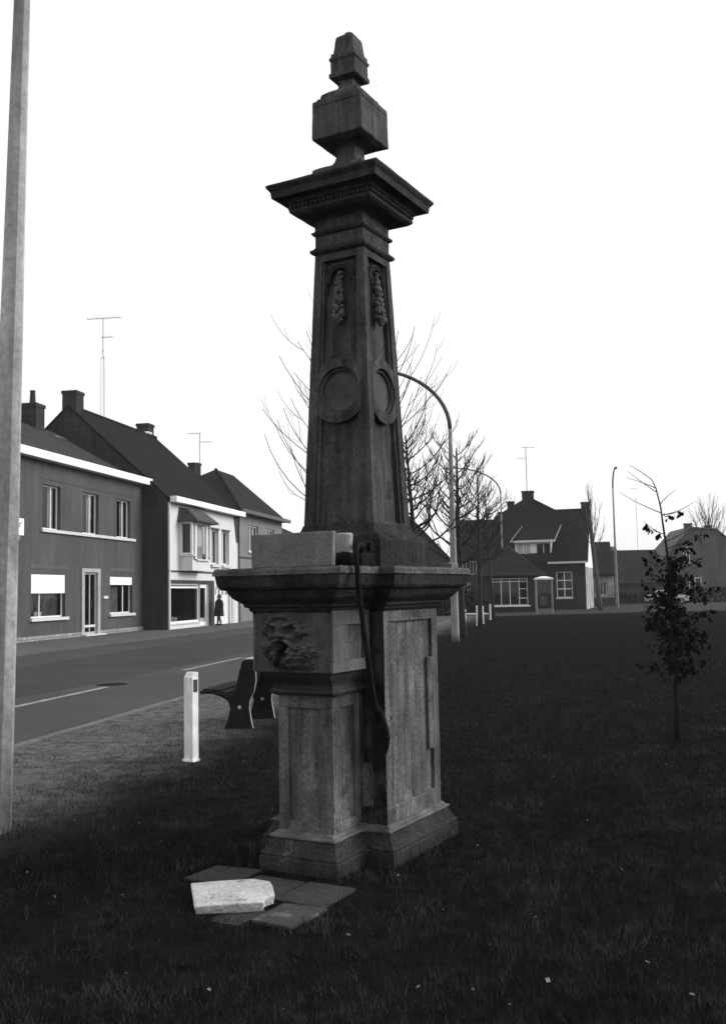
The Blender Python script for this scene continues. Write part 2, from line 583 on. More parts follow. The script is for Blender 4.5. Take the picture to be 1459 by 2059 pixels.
# front pier: shaft with sunk panel, cap ledge, wide spout block
MB().box(PX - 0.18, PX + 0.18, -0.727, -0.40, 0.21, 1.09).build('pier_core', STONE_LOW, pump)
pf = MB()
for (a, b, z0, z1) in ((-0.2, 0.2, 0.229, 0.29), (-0.2, 0.2, 0.985, 1.08), (-0.2, -0.125, 0.29, 0.985), (0.125, 0.2, 0.29, 0.985)):
    pf.box(PX + a, PX + b, -0.747, -0.72, z0, z1)
pf.build('panel_frame', STONE_LOW, pump, bevel=0.004)
for sg in (-1, 1):
    ps = MB()
    for (a, b, z0, z1) in ((-0.719, -0.41, 0.229, 0.29), (-0.719, -0.41, 0.985, 1.08), (-0.719, -0.655, 0.29, 0.985), (-0.47, -0.41, 0.29, 0.985)):
        x0, x1 = sorted((PX + sg * 0.165, PX + sg * 0.2))
        ps.box(x0, x1, a, b, z0, z1)
    ps.build('panel_frame', STONE_LOW, pump, bevel=0.004)


def rect(hx, yf, yb=-0.40):
    return [(PX - hx, yf), (PX + hx, yf), (PX + hx, yb), (PX - hx, yb)]


prof = [(0.205, -0.75, 1.062), (0.228, -0.785, 1.072), (0.236, -0.80, 1.085), (0.232, -0.797, 1.10), (0.216, -0.765, 1.106), (0.212, -0.76, 1.125), (0.222, -0.785, 1.15), (0.245, -0.83, 1.18), (0.252, -0.845, 1.20), (0.252, -0.845, 1.212)]
MB().loft([rect(h, y) for h, y, z in prof], [z for h, y, z in prof]).build('pier_capital', mat('stone_dark_ledge', 0.026, 0.4, 6, 0.9, 0.5, 50, fine=0.4, edge=1.5), pump)
MB().cbox(PX - 0.275, PX + 0.275, -0.885, -0.40, 1.211, 1.60, 0.008).build('spout_block', MASKM, pump)
for sg in (-1, 1):
    sp = MB()                                            # raised border on the block's side faces leaving a sunk field
    x0, x1 = sorted((PX + sg * 0.274, PX + sg * 0.292))
    for (a, b, z0, z1) in ((-0.884, -0.42, 1.214, 1.285), (-0.884, -0.42, 1.50, 1.598), (-0.884, -0.70, 1.285, 1.50), (-0.50, -0.42, 1.285, 1.50)):
        sp.box(x0, x1, a, b, z0, z1)
    sp.build('side_panel_frame', mat('stone_side', 0.075, 0.35, 6, 0.9, 0.4, 60, 0.2, fine=0.3), pump, bevel=0.004)

# carved mask: relief surface
NX, NZ = 110, 92
S0, S1, Z0, Z1 = -0.235, 0.265, 1.218, 1.592
rg = np.random.RandomState(11)
gs, gz = np.meshgrid(np.linspace(S0, S1, NX), np.linspace(Z0, Z1, NZ))


def gau(cx, cz, rx, rz, a, rot=0.0):
    dx, dz = gs - cx, gz - cz
    c_, s_ = math.cos(rot), math.sin(rot)
    x, z = dx * c_ + dz * s_, -dx * s_ + dz * c_
    return a * np.exp(-(x / rx) ** 2 - (z / rz) ** 2)


FX = -0.005
dx0, dz0 = (gs - FX) / 0.115, (gz - 1.425) / 0.155
rad_ = np.sqrt(((gs - 0.02) / 0.205) ** 2 + ((gz - 1.405) / 0.178) ** 2)
hgt = 0.034 * np.clip((1.0 - rad_) / 0.28, 0, 1) + 0.030 * np.sqrt(np.clip(1 - dx0 ** 2 - dz0 ** 2, 0, 1))                    # domed face
hgt += gau(FX - 0.052, 1.506, 0.038, 0.013, 0.026, -0.28) + gau(FX + 0.052, 1.506, 0.038, 0.013, 0.026, 0.28)    # frowning brows
hgt -= gau(FX - 0.05, 1.476, 0.026, 0.017, 0.052) + gau(FX + 0.05, 1.476, 0.026, 0.017, 0.052)                 # sockets
hgt += gau(FX - 0.05, 1.474, 0.013, 0.009, 0.022) + gau(FX + 0.05, 1.474, 0.013, 0.009, 0.022)                 # eyes
hgt += gau(FX, 1.478, 0.012, 0.040, 0.048) + gau(FX, 1.444, 0.016, 0.014, 0.036)                               # nose
hgt += gau(FX - 0.022, 1.440, 0.011, 0.010, 0.018) + gau(FX + 0.022, 1.440, 0.011, 0.010, 0.018)               # nostril wings
hgt += gau(FX - 0.07, 1.438, 0.024, 0.022, 0.026) + gau(FX + 0.07, 1.438, 0.024, 0.022, 0.026)                 # cheeks
for sgn in (-1, 1):                                                             # moustache sweeping down and out
    for q in range(7):
        hgt += gau(FX + sgn * (0.014 + 0.017 * q), 1.412 - 0.002 * q * q, 0.013, 0.011, 0.022)
hgt -= gau(FX, 1.362, 0.030, 0.042, 0.12)                                        # gaping mouth
hgt += gau(FX, 1.312, 0.034, 0.010, 0.020)                                       # lower lip
for i in range(13):                                                             # crown of hair locks
    t = PI * (0.02 + 0.96 * i / 12)
    cx, cz = FX + 0.128 * math.cos(t), 1.452 + 0.112 * math.sin(t)
    hgt += gau(cx, cz, 0.017, 0.020, 0.046, t) - gau(cx, cz, 0.006, 0.007, 0.026)
for i in range(11):
    t = PI * (0.05 + 0.9 * i / 10)
    hgt += gau(FX + 0.168 * math.cos(t), 1.445 + 0.128 * math.sin(t), 0.015, 0.015, 0.036)
for row in range(4):                                                            # beard in rows of curls
    for i in range(9):
        u_ = (i - 4 + 0.5 * (row % 2)) / 4
        cx = FX + 0.025 + u_ * (0.172 - 0.012 * row)
        cz = 1.375 - 0.036 * row - 0.012 * (1 - u_ * u_)
        cx, cz = cx + rg.uniform(-0.009, 0.009), cz + rg.uniform(-0.010, 0.010)
        if abs(cx - FX) < 0.038 and cz > 1.315:
            continue
        r = rg.uniform(0.013, 0.017)
        hgt += gau(cx, cz, r, r * 1.15, rg.uniform(0.028, 0.042)) - gau(cx + 0.003, cz - 0.002, r * 0.42, r * 0.42, 0.034)
edge = np.minimum.reduce([gs - S0, S1 - gs, gz - Z0, Z1 - gz]) / 0.03
hgt = 1.3 * hgt * np.clip(edge, 0, 1) + rg.normal(0, 0.0012, hgt.shape)
mk = MB()
vv = [(float(gs[j, i]), float(-0.889 - hgt[j, i]), float(gz[j, i])) for j in range(NZ) for i in range(NX)]
mk.add(vv, [(j * NX + i, j * NX + i + 1, (j + 1) * NX + i + 1, (j + 1) * NX + i) for j in range(NZ - 1) for i in range(NX - 1)])
mask = mk.build('carved_mask', mat('mask_relief', 0.072, 0.35, 9, 0.9, 0.3, 70, 0.15, fine=0.35, spec=0.1), pump, smooth=True)
mask['label'] = 'bearded stone mask with open mouth'
MB().tube([(-0.002, -0.85, 1.365), (-0.004, -0.93, 1.37), (-0.014, -0.972, 1.345), (-0.026, -0.985, 1.29), (-0.032, -0.987, 1.262)], [0.017, 0.017, 0.017, 0.016, 0.018], 10).build('water_spout', IRON, mask, smooth=True)

# main cornice: broken, weathered edge on top
corn = [(0.000, 1.575), (0.022, 1.595), (0.024, 1.612), (0.045, 1.616), (0.050, 1.634), (0.072, 1.650), (0.105, 1.676), (0.122, 1.706), (0.124, 1.722), (0.150, 1.726)]
tprofile(corn, MA, 0.275, -0.885).build('cornice_cyma', STONE_CORN, pump)
tprofile([(0.155, 1.726), (0.168, 1.745), (0.178, 1.800), (0.180, 1.815)], MA, 0.275, -0.885).build('cornice_corona', STONE_CORN, pump, bevel=0.004)
# top slab: subdivided outline with chips
tp = tplan(MA + 0.192, 0, -0.885 - 0.192, 0.275 + 0.192)
ring = []
for i in range(len(tp)):
    a, b = Vector(tp[i]), Vector(tp[(i + 1) % len(tp)])
    nseg = max(2, int((b - a).length / 0.03))
    for k_ in range(nseg):
        ring.append(a + (b - a) * (k_ / nseg))
cen = Vector((0.0, -0.3))
rg2 = random.Random(3)
lo_, hi_, mid_ = [], [], []
chip = 0.0
for q in ring:
    chip = 0.75 * chip + 0.25 * rg2.uniform(-0.012, 0.02)
    if rg2.random() < 0.04:
        chip += 0.02
    d = (cen - q).normalized()
    near = math.exp(-((q.x - 0.40) ** 2 + (q.y + 1.077) ** 2) / 0.004)
    lo_.append(q + d * max(0, chip * 0.4))
    mid_.append(q + d * (max(0, chip) + 0.02 * near))
    hi_.append(q + d * (0.012 + max(0, chip) * 1.3 + 0.06 * near))
MB().loft([[tuple(q) for q in lo_], [tuple(q) for q in mid_], [tuple(q) for q in hi_]], [1.814, 1.842, 1.857]).build('cornice_slab', mat('stone_slab', 0.06, 0.45, 5, 0.95, 0.6, 45, fine=0.4, edge=1.3), pump)

# shaft pedestal
MB().loft([sq(h) for h in (0.365, 0.372, 0.372, 0.362)], [1.85, 1.86, 2.04, 2.055]).build('shaft_plinth', STONE_CORN, pump, bevel=0.006)
MB().loft([sq(h) for h in (0.35, 0.345, 0.325, 0.30, 0.285, 0.278)], [2.053, 2.07, 2.085, 2.10, 2.13, 2.158]).build('shaft_base_moulding', STONE_CORN, pump)


def hw(z):
    return 0.274 - 0.077 * (z - 2.152) / 1.929


SZ0, SZ1 = 2.15, 4.082
RD = 0.046
MB().loft([sq(hw(SZ0) - RD), sq(hw(SZ1) - RD)], [SZ0, SZ1]).build('shaft_core', STONE_UP, pump)
for sx in (-1, 1):
    for sy in (-1, 1):
        lp = []
        for z in (SZ0, SZ1):
            h = hw(z)
            m_ = 0.062 + 0.022 * (SZ1 - z) / (SZ1 - SZ0)
            xs, ys = sorted((sx * h, sx * (h - m_))), sorted((sy * h, sy * (h - m_)))
            lp.append([(xs[0], ys[0]), (xs[1], ys[0]), (xs[1], ys[1]), (xs[0], ys[1])])
        MB().loft(lp, [SZ0, SZ1]).build('corner_stile', STONE_UP, pump, bevel=0.006)


def face_pts(s, z, d, ang):
    x, y = s, -(hw(z) - d)
    return (x * math.cos(ang) - y * math.sin(ang), x * math.sin(ang) + y * math.cos(ang), z)


RZ = 3.088
for fidx in range(4):
    ang = fidx * PI / 2

    def strip(b, poly, d0, d1):
        n_ = len(poly)
        b.add([face_pts(s, z, d0, ang) for s, z in poly] + [face_pts(s, z, d1, ang) for s, z in poly],
              [tuple(range(n_)), tuple(reversed(range(n_, 2 * n_)))] + [(i, n_ + i, n_ + (i + 1) % n_, (i + 1) % n_) for i in range(n_)])

    for za, zb in ((SZ0 + 0.001, 2.175), (4.025, SZ1 - 0.001)):
        rail = MB()
        a, b = hw(za) - 0.06, hw(zb) - 0.06
        strip(rail, [(-a, za), (a, za), (b, zb), (-b, zb)], 0.003, RD + 0.01)
        rail.build('panel_rail', STONE_UP, pump, bevel=0.004)
    for sg in (-1, 1):
        fil = MB()                                        # inner fillet framing the sunk field
        za, zb = 2.176, 4.024
        ia, ib = hw(za) - 0.083, hw(zb) - 0.061
        poly = [(sg * ia, za), (sg * (ia - 0.028), za), (sg * (ib - 0.016), zb), (sg * ib, zb)]
        strip(fil, poly if sg < 0 else poly[::-1], 0.018, RD + 0.01)
        fil.build('panel_fillet', STONE_UP, pump)
    rb = MB()                                             # medallion ring
    NS = 48
    for (ro, ri, d0, d1) in ((0.228, 0.164, 0.004, RD + 0.01), (0.165, 0.140, 0.026, RD + 0.01)):
        pts = []
        for t in range(NS):
            a_ = 2 * PI * t / NS
            for rr in (ro, ri):
                z = RZ + rr * math.sin(a_)
                lim = hw(z) - 0.074
                pts.append((max(-lim, min(lim, rr * math.cos(a_))), z))
        fr_ = [face_pts(s, z, d0, ang) for s, z in pts]
        bk_ = [face_pts(s, z, d1, ang) for s, z in pts]
        fs = []
        n2 = 2 * NS
        for t in range(NS):
            o0, i0, o1, i1 = 2 * t, 2 * t + 1, (2 * t + 2) % n2, (2 * t + 3) % n2
            fs += [(o0, o1, i1, i0), (o0, n2 + o0, n2 + o1, o1), (i0, i1, n2 + i1, n2 + i0)]
        rb.add(fr_ + bk_, fs)
    rb.build('medallion_ring', STONE_UP, pump)
    ds = MB()
    ds.add([face_pts(0.137 * math.cos(2 * PI * t / 40), RZ + 0.137 * math.sin(2 * PI * t / 40), RD - 0.004, ang) for t in range(40)], [tuple(range(40))])
    ds.build('medallion_disc', mat('medallion_stone', 0.055, 0.3, 9, 0.9, 0.4, 60, fine=0.3), pump)
    fe = MB()                                             # festoon: knotted wreath with a hanging husk drop
    rg3 = random.Random(20 + fidx)

    def fb(s, z, d, r, rot=0.0):
        d = d + 0.010
        q = face_pts(s, z, d, 0)
        o0 = len(fe.v)
        fe.ball((q[0], q[1], q[2]), r, 7, 5, rot)
        for ii in range(o0, len(fe.v)):
            x, y, z_ = fe.v[ii]
            fe.v[ii] = (x * math.cos(ang) - y * math.sin(ang), x * math.sin(ang) + y * math.cos(ang), z_)
    lim = hw(3.9) - 0.080
    for t in range(26):                                   # arched hood of close-set leaves
        a_ = PI * (t + 0.5) / 26
        for rr, th_ in ((0.104, 0.011), (0.086, 0.009)):
            fb(max(-lim, min(lim, rr * math.cos(a_))), 3.868 + rr * 1.15 * math.sin(a_), 0.010 + rg3.uniform(-0.004, 0.006), (th_, 0.018, th_ * 1.7), a_ + (0.5 if t % 2 else -0.5))
    for sg in (-1, 1):
        for t in range(4):
            fb(sg * (lim - 0.012), 3.862 - 0.022 * t, 0.014, (0.012 - 0.0015 * t, 0.014, 0.016), 0.3 * sg)
    fe.build('wreath', mat('wreath_stone', 0.036, 0.4, 12, 0.85, 0.4, 80, fine=0.3, spec=0.05), pump, smooth=True)
    fe = MB()
    for t in range(10):                                   # tapering drop of husks
        f = t / 9
        z = 3.915 - 0.305 * f
        wdt = 0.008 + 0.022 * f
        for s_ in (-1, 1):
            fb(s_ * wdt + rg3.uniform(-0.006, 0.006), z + rg3.uniform(-0.010, 0.010), 0.006 - 0.016 * f + rg3.uniform(-0.006, 0.006), (0.011 + 0.008 * f, 0.022 + 0.012 * f, rg3.uniform(0.020, 0.032)), -s_ * rg3.uniform(0.2, 0.8))
        if t % 2:
            fb(rg3.uniform(-0.005, 0.005), z - 0.012, -0.006 - 0.014 * f, (0.009 + 0.006 * f, 0.018 + 0.010 * f, 0.028), rg3.uniform(-0.3, 0.3))
    for s_ in (-1, 0, 1):
        fb(s_ * 0.017, 3.582 - (0.012 if s_ == 0 else 0), -0.010, (0.016, 0.022, 0.017))
    fe.build('husk_drop', mat('festoon_stone', 0.088, 0.4, 12, 0.85, 0.4, 80, fine=0.3), pump, smooth=True)

# necking with two astragals, then the crown cornice
MB().loft([sq(h) for h in (0.200, 0.214, 0.224, 0.222, 0.208, 0.196)], [4.078, 4.086, 4.098, 4.112, 4.120, 4.134]).build('astragal', STONE_CROWN, pump)
MB().loft([sq(0.193)] * 2, [4.12, 4.33]).build('necking', STONE_UP, pump)
MB().loft([sq(h) for h in (0.194, 0.206, 0.214, 0.212, 0.200, 0.194)], [4.214, 4.222, 4.233, 4.243, 4.250, 4.258]).build('astragal', STONE_CROWN, pump)
MB().loft([sq(h) for h in (0.195, 0.205, 0.225, 0.262, 0.296, 0.318, 0.325, 0.325)], [4.322, 4.332, 4.340, 4.346, 4.356, 4.370, 4.378, 4.398]).build('crown_bed_moulding', STONE_CROWN, pump)
dn = MB()
for fidx in range(4):
    ang = fidx * PI / 2
    for i in range(19):
        s = -0.306 + i * 0.034
        for q in ((s - 0.009, s + 0.009),):
            b = MB().box(q[0], q[1], -0.338, -0.318, 4.402, 4.428)
            dn.add([(x * math.cos(ang) - y * math.sin(ang), x * math.sin(ang) + y * math.cos(ang), z) for x, y, z in b.v], b.f)
dent = dn.build('dentil_band', STONE_CROWN, pump)
dent['kind'] = 'stuff'
MB().loft([sq(h) for h in (0.322, 0.322, 0.342, 0.348, 0.360, 0.40, 0.414, 0.418, 0.420)], [4.396, 4.430, 4.434, 4.446, 4.456, 4.462, 4.466, 4.500, 4.512]).build('crown_corona', STONE_CROWN, pump)
MB().loft([sq(h) for h in (0.421, 0.434, 0.442, 0.444, 0.436, 0.215, 0.205)], [4.511, 4.526, 4.538, 4.552, 4.560, 4.630, 4.640]).build('crown_slab', STONE_CROWN, pump)
# finial
MB().loft([sq(h) for h in (0.200, 0.206, 0.200, 0.184, 0.158, 0.128, 0.098, 0.084, 0.078)], [4.636, 4.68, 4.706, 4.716, 4.724, 4.738, 4.762, 4.785, 4.81]).build('finial_foot', STONE_FIN, pump)
MB().loft([sq(h) for h in (0.078, 0.074, 0.074, 0.090, 0.160, 0.200, 0.203, 0.199)], [4.809, 4.83, 4.885, 4.898, 4.908, 4.924, 4.932, 5.206]).build('finial_box', STONE_FIN, pump, bevel=0.004)
bx = MB()
for fidx in range(4):
    ang = fidx * PI / 2
    b = MB().box(-0.180, 0.180, -0.2035, -0.195, 5.168, 5.203)
    bx.add([(x * math.cos(ang) - y * math.sin(ang), x * math.sin(ang) + y * math.cos(ang), z) for x, y, z in b.v], b.f)
bx.build('box_rim', STONE_FIN, pump)
MB().loft([sq(h) for h in (0.198, 0.176, 0.172, 0.158, 0.150, 0.118, 0.080, 0.062, 0.058, 0.06, 0.095, 0.108, 0.108)], [5.205, 5.212, 5.232, 5.238, 5.27, 5.300, 5.32, 5.335, 5.36, 5.392, 5.398, 5.406, 5.436]).build('finial_cap', STONE_FIN, pump)
MB().loft([sq(h) for h in (0.099, 0.099, 0.106, 0.108, 0.100, 0.097, 0.096, 0.085, 0.083, 0.069, 0.066, 0.045, 0.022, 0.020, 0.006)], [5.435, 5.530, 5.534, 5.552, 5.560, 5.570, 5.588, 5.590, 5.604, 5.712, 5.722, 5.742, 5.752, 5.768, 5.776]).build('finial_top', STONE_FIN, pump)

# worn stone: break every straight arris a little
wt = bpy.data.textures.new('stone_wear', 'CLOUDS')
wt.noise_scale = 0.055
wt.noise_depth = 3
for ch in list(pump.children):
    nm = ch.name.split('.')[0]
    if nm in ('carved_mask', 'wreath', 'husk_drop', 'medallion_disc', 'dentil_band', 'bolt_hole', 'box_rim', 'medallion_ring'):
        continue
    nf = len(ch.data.polygons)
    ss = ch.modifiers.new('divide', 'SUBSURF')
    ss.subdivision_type = 'SIMPLE'
    ss.levels = ss.render_levels = 2 if nm == 'cornice_slab' else (3 if nf > 20 else 4)
    dpm = ch.modifiers.new('wear', 'DISPLACE')
    dpm.texture = wt
    dpm.texture_coords = 'GLOBAL'
    dpm.strength = 0.013 if nm in ('plinth', 'base_moulding', 'base_fillet', 'cornice_slab', 'cornice_corona', 'pier_capital') else 0.008
    dpm.mid_level = 0.5

# pump handle: iron bar over the cornice edge with a flat looped grip, hung from a bearing block
hd = thing('pump_handle', 'long curved black iron pump handle hanging down the stone monument', 'pump handle', PC, -TH)
MB().tube([(0.30, -0.46, 1.99), (0.40, -0.70, 2.00), (0.475, -0.87, 1.945), (0.512, -0.925, 1.86), (0.514, -0.915, 1.72), (0.524, -0.885, 1.5), (0.538, -0.85, 1.25), (0.552, -0.81, 1.03), (0.562, -0.785, 0.93)],
          [0.022, 0.020, 0.018, 0.016, 0.015, 0.015, 0.016, 0.018, 0.020], 8).build('lever_bar', IRON, hd, smooth=True)
gl = []
for t in range(14):
    f = t / 13
    z = 1.0 - 0.27 * f
    wd = 0.022 + 0.040 * math.sin(PI * min(1, f * 1.02)) ** 0.8 * (0.6 + 0.6 * f)
    gl.append((wd, 0.562 + 0.01 * f, -0.785 + 0.01 * f, z))
gr = MB()
gr.loft([[(x - wd, y - 0.016), (x + wd, y - 0.016), (x + wd, y + 0.016), (x - wd, y + 0.016)] for wd, x, y, z in gl], [q[3] for q in gl])
gr.build('grip', IRON, hd, bevel=0.008)
bb = MB()
bb.box(0.22, 0.36, -0.60, -0.40, 1.857, 1.90)
bb.box(0.24, 0.28, -0.56, -0.42, 1.90, 2.06)
bb.box(0.31, 0.35, -0.56, -0.42, 1.90, 2.03)
bb.ball((0.345, -0.79, 1.895), (0.10, 0.08, 0.055), 10, 6)
bb.box(0.30, 0.44, -0.74, -0.56, 1.857, 1.94)
bb.build('bearing', IRON, hd, bevel=0.01)
MB().tube([(0.22, -0.47, 1.99), (0.37, -0.47, 1.99)], 0.03, 10).build('pivot_pin', IRON, hd)

bk = thing('stone_block', 'pale rectangular stone block lying on the cornice of the pump', 'stone', PC + Vector((0, 0, 0)), -TH)
MB().loft([[(-0.205, -0.985), (0.375, -0.985), (0.372, -0.935), (-0.205, -0.935)], [(-0.212, -0.985), (0.385, -0.985), (0.380, -0.935), (-0.212, -0.935)]], [1.859, 2.066]).build('block', STONE_PALE, bk, bevel=0.006)
pb = thing('stone_fragment', 'small pale rounded stone standing behind the rectangular block', 'stone', PC, -TH)
MB().tube([(0.295, -0.70, 1.858), (0.298, -0.70, 2.0), (0.30, -0.70, 2.058), (0.30, -0.70, 2.068)], [0.052, 0.050, 0.053, 0.044], 14).build('fragment', mat('pale_fragment', 0.26, 0.15, 6, 0.9, 0.3, 60), pb, smooth=False)
ch = thing('brick_piece', 'short broken brick left at the far right end of the cornice', 'brick', PC, -TH)
MB().cbox(0.44, 0.53, 0.40, 0.52, 1.859, 1.895, 0.004).build('brick_body', mat('loose_brick', 0.12, 0.2, 8, 0.9, 0.4, 60), ch)


# ------------------------------------------------------------------ flagstones in front of the pump
def mono(x, y, z=0.0):
    return (PC.x + x * math.cos(TH) + y * math.sin(TH), PC.y - x * math.sin(TH) + y * math.cos(TH), z)


def flag(label, x0, x1, y0, y1, z, seed, m=SLABD, name='paving_slab', th=0.05):
    r_ = random.Random(seed)
    j = lambda: r_.uniform(-0.012, 0.012)
    pts = [(x0 + j(), y0 + j()), (x1 + j(), y0 + j()), (x1 + j(), y1 + j()), (x0 + j(), y1 + j())]
    b = MB()
    zz = [z + r_.uniform(-0.006, 0.006) for _ in pts]
    top = [mono(p_[0], p_[1], q) for p_, q in zip(pts, zz)]
    bot = [(p_[0], p_[1], p_[2] - th) for p_ in top]
    b.add(top + bot, [(0, 1, 2, 3), (7, 6, 5, 4)] + [(i, 4 + i, 4 + (i + 1) % 4, (i + 1) % 4) for i in range(4)])
    o_ = b.build(name, m, None, bevel=0.006)
    return tag(o_, label, 'paving slab', 'flagstones laid in front of the pump')


flag('dark square paving slab nearest the right front corner of the pump base', 0.18, 0.50, -1.342, -0.985, 0.014, 1)
flag('worn paving slab with flaked pale edge, nearest to the viewer', 0.262, 0.537, -1.70, -1.366, 0.016, 2, mat('flagstone_worn', 0.034, 0.35, 5, 0.95, 0.6, 40, fine=0.35, spots=(8, 0.56, 2.4)))
flag('dark paving slab sinking into grass right of the white stone', 0.05, 0.250, -1.80, -1.50, 0.002, 3)
flag('dark paving slab between the white stone and the pump base', -0.19, 0.165, -1.32, -0.97, 0.006, 4)
flag('dark paving slab showing behind the white stone', -0.54, -0.21, -1.25, -0.905, 0.010, 5)
ws = MB()
# the broken slab's outline in pump coordinates, measured
wl = [(-0.36, -1.40), (-0.064, -1.736), (0.114, -1.623), (0.247, -1.531), (0.207, -1.465), (0.221, -1.39), (0.117, -1.258), (0.047, -1.185), (-0.08, -1.169), (-0.153, -1.215), (-0.267, -1.302)]
top = [mono(x, y, 0.05 + 0.006 * math.sin(7 * x)) for x, y in wl]
ws.add(top, [tuple(range(len(top)))])
o_ = len(ws.v)
bt = [mono(-0.03 + (x + 0.03) * 0.96, -1.42 + (y + 1.42) * 0.95, 0.004) for x, y in wl]
ws.v += bt
n_ = len(top)
for i in range(n_):
    ws.f.append((i, n_ + i, n_ + (i + 1) % n_, (i + 1) % n_))
tag(ws.build('broken_slab', SLABW, None, bevel=0.008), 'white broken stone slab with jagged corner lying on dark paving', 'stone slab')


# ------------------------------------------------------------------ houses
def facade(b, x0, x1, z0, z1, ops, y=0.0, depth=0.22):
    """front wall facing -y with rectangular openings and their reveals"""
    xs = sorted({x0, x1, *[q for o_ in ops for q in o_[:2]]})
    zs = sorted({z0, z1, *[q for o_ in ops for q in o_[2:4]]})
    for i in range(len(xs) - 1):
        for j in range(len(zs) - 1):
            cx, cz = (xs[i] + xs[i + 1]) / 2, (zs[j] + zs[j + 1]) / 2
            if any(o_[0] < cx < o_[1] and o_[2] < cz < o_[3] for o_ in ops):
                continue
            b.add([(xs[i], y, zs[j]), (xs[i + 1], y, zs[j]), (xs[i + 1], y, zs[j + 1]), (xs[i], y, zs[j + 1])], [(0, 1, 2, 3)])
    for a, c, d, e_ in [o_[:4] for o_ in ops]:
        b.add([(a, y, d), (a, y + depth, d), (a, y + depth, e_), (a, y, e_)], [(0, 1, 2, 3)])
        b.add([(c, y, d), (c, y + depth, d), (c, y + depth, e_), (c, y, e_)], [(3, 2, 1, 0)])
        b.add([(a, y, e_), (c, y, e_), (c, y + depth, e_), (a, y + depth, e_)], [(3, 2, 1, 0)])
        b.add([(a, y, d), (c, y, d), (c, y + depth, d), (a, y + depth, d)], [(0, 1, 2, 3)])
    return b


def bars(b, x0, x1, z0, z1, y0, y1, t, vs=(), hs=()):
    """window frame: outer ring plus vertical (vs) and horizontal (hs) bars"""
    b.box(x0, x1, y0, y1, z0, z0 + t)
    b.box(x0, x1, y0, y1, z1 - t, z1)
    b.box(x0, x0 + t, y0 + 0.002, y1, z0 + t, z1 - t)
    b.box(x1 - t, x1, y0 + 0.002, y1, z0 + t, z1 - t)
    for v_ in vs:
        b.box(v_ - t / 2, v_ + t / 2, y0 + 0.004, y1, z0 + t, z1 - t)
    for h_ in hs:
        b.box(x0 + t, x1 - t, y0 + 0.006, y1, h_ - t / 2, h_ + t / 2)
    return b


def window(house, x0, x1, z0, z1, rec=0.14, t=0.07, vs=(), hs=(), frame=WHITE2, curtain=None, sill=None, blind=None, room=True, y=0.0, cz=None):
    """glazed window as a part of a house: frame > pane, curtain, sill, blind"""
    wf = bars(MB(), x0, x1, z0, z1, y + rec, y + rec + 0.06, t, vs, hs).build('window', frame, house)
    cuts = [x0 + t] + sorted(vs) + [x1 - t]
    hc = [z0 + t] + sorted(hs) + [z1 - t]
    for i in range(len(cuts) - 1):
        for j in range(len(hc) - 1):
            MB().add([(cuts[i], y + rec + 0.03, hc[j]), (cuts[i + 1], y + rec + 0.03, hc[j]), (cuts[i + 1], y + rec + 0.03, hc[j + 1]), (cuts[i], y + rec + 0.03, hc[j + 1])],
                     [(0, 1, 2, 3)]).build('pane', GLASS, wf)
    if curtain:
        for (a, c, m_) in curtain:
            cb = MB()
            nf = max(6, int((c - a) * 16))
            za, zb = (cz if cz else (z0 + 0.05, z1 - 0.04))
            yy = y + rec + 0.16
            for k_ in range(nf):
                s0, s1 = a + (c - a) * k_ / nf, a + (c - a) * (k_ + 1) / nf
                d0, d1 = 0.03 * (k_ % 2), 0.03 * ((k_ + 1) % 2)
                cb.add([(s0, yy + d0, za), (s1, yy + d1, za), (s1, yy + d1, zb), (s0, yy + d0, zb)], [(0, 1, 2, 3)])
            cb.build('curtain', m_, wf)
    if room:
        rb_ = MB().box(x0 - 0.6, x1 + 0.6, y + rec + 0.24, y + rec + 1.8, z0 - 0.3, z1 + 0.2)
        rb_.f = [f for k_, f in enumerate(rb_.f) if k_ != 2]
        rb_.build('room', ROOM, wf)
    if sill:
        MB().box(x0 - sill[0], x1 + sill[0], y - sill[1], y + rec, z0 - sill[2], z0 - 0.002).build('sill', SILL, wf)
    if blind:
        MB().box(x0 + 0.02, x1 - 0.02, y + 0.02, y + 0.05, blind, z1 - 0.01).build('blind', WHITE, wf)
    return wf


def gable_house(house, W_, dep, eave, ridge, wallm, roofm, yr=None, over=0.25, side=0.12, front_over=0.35, back=True, gablem=None, th=0.12, roofname='roof'):
    """side and rear walls plus a ridge-parallel-to-front roof; front wall is added separately"""
    yr = yr if yr is not None else dep / 2
    for x in (0.0, W_):
        q = [(x, 0.001, 0), (x, dep, 0), (x, dep, eave), (x, yr, ridge), (x, 0.001, eave)]
        MB().add(q, [(0, 1, 2, 3, 4)] if x > 0 else [(4, 3, 2, 1, 0)]).build('gable_wall', gablem or wallm, house)
    MB().add([(0, dep, 0), (W_, dep, 0), (W_, dep, eave), (0, dep, eave)], [(3, 2, 1, 0)]).build('rear_wall', wallm, house)
    sl_ = (ridge - eave) / yr
    r_ = MB()
    zf = eave - sl_ * front_over
    sr = (ridge - eave) / (dep - yr)
    prof_ = [(-front_over, zf), (yr, ridge), (dep + over, eave - sr * over)]
    o0 = []
    for x in (-side, W_ + side):
        o0.append([(x, y, z + 0.02) for y, z in prof_] + [(x, y, z + 0.02 + th) for y, z in reversed(prof_)])
    a, b = o0
    r_.add(a + b, [(0, 1, 4, 5), (1, 2, 3, 4), (11, 10, 7, 6), (10, 9, 8, 7), (5, 4, 10, 11), (4, 3, 9, 10), (1, 0, 6, 7), (2, 1, 7, 8), (0, 5, 11, 6), (3, 2, 8, 9)])
    return r_.build(roofname, roofm, house)


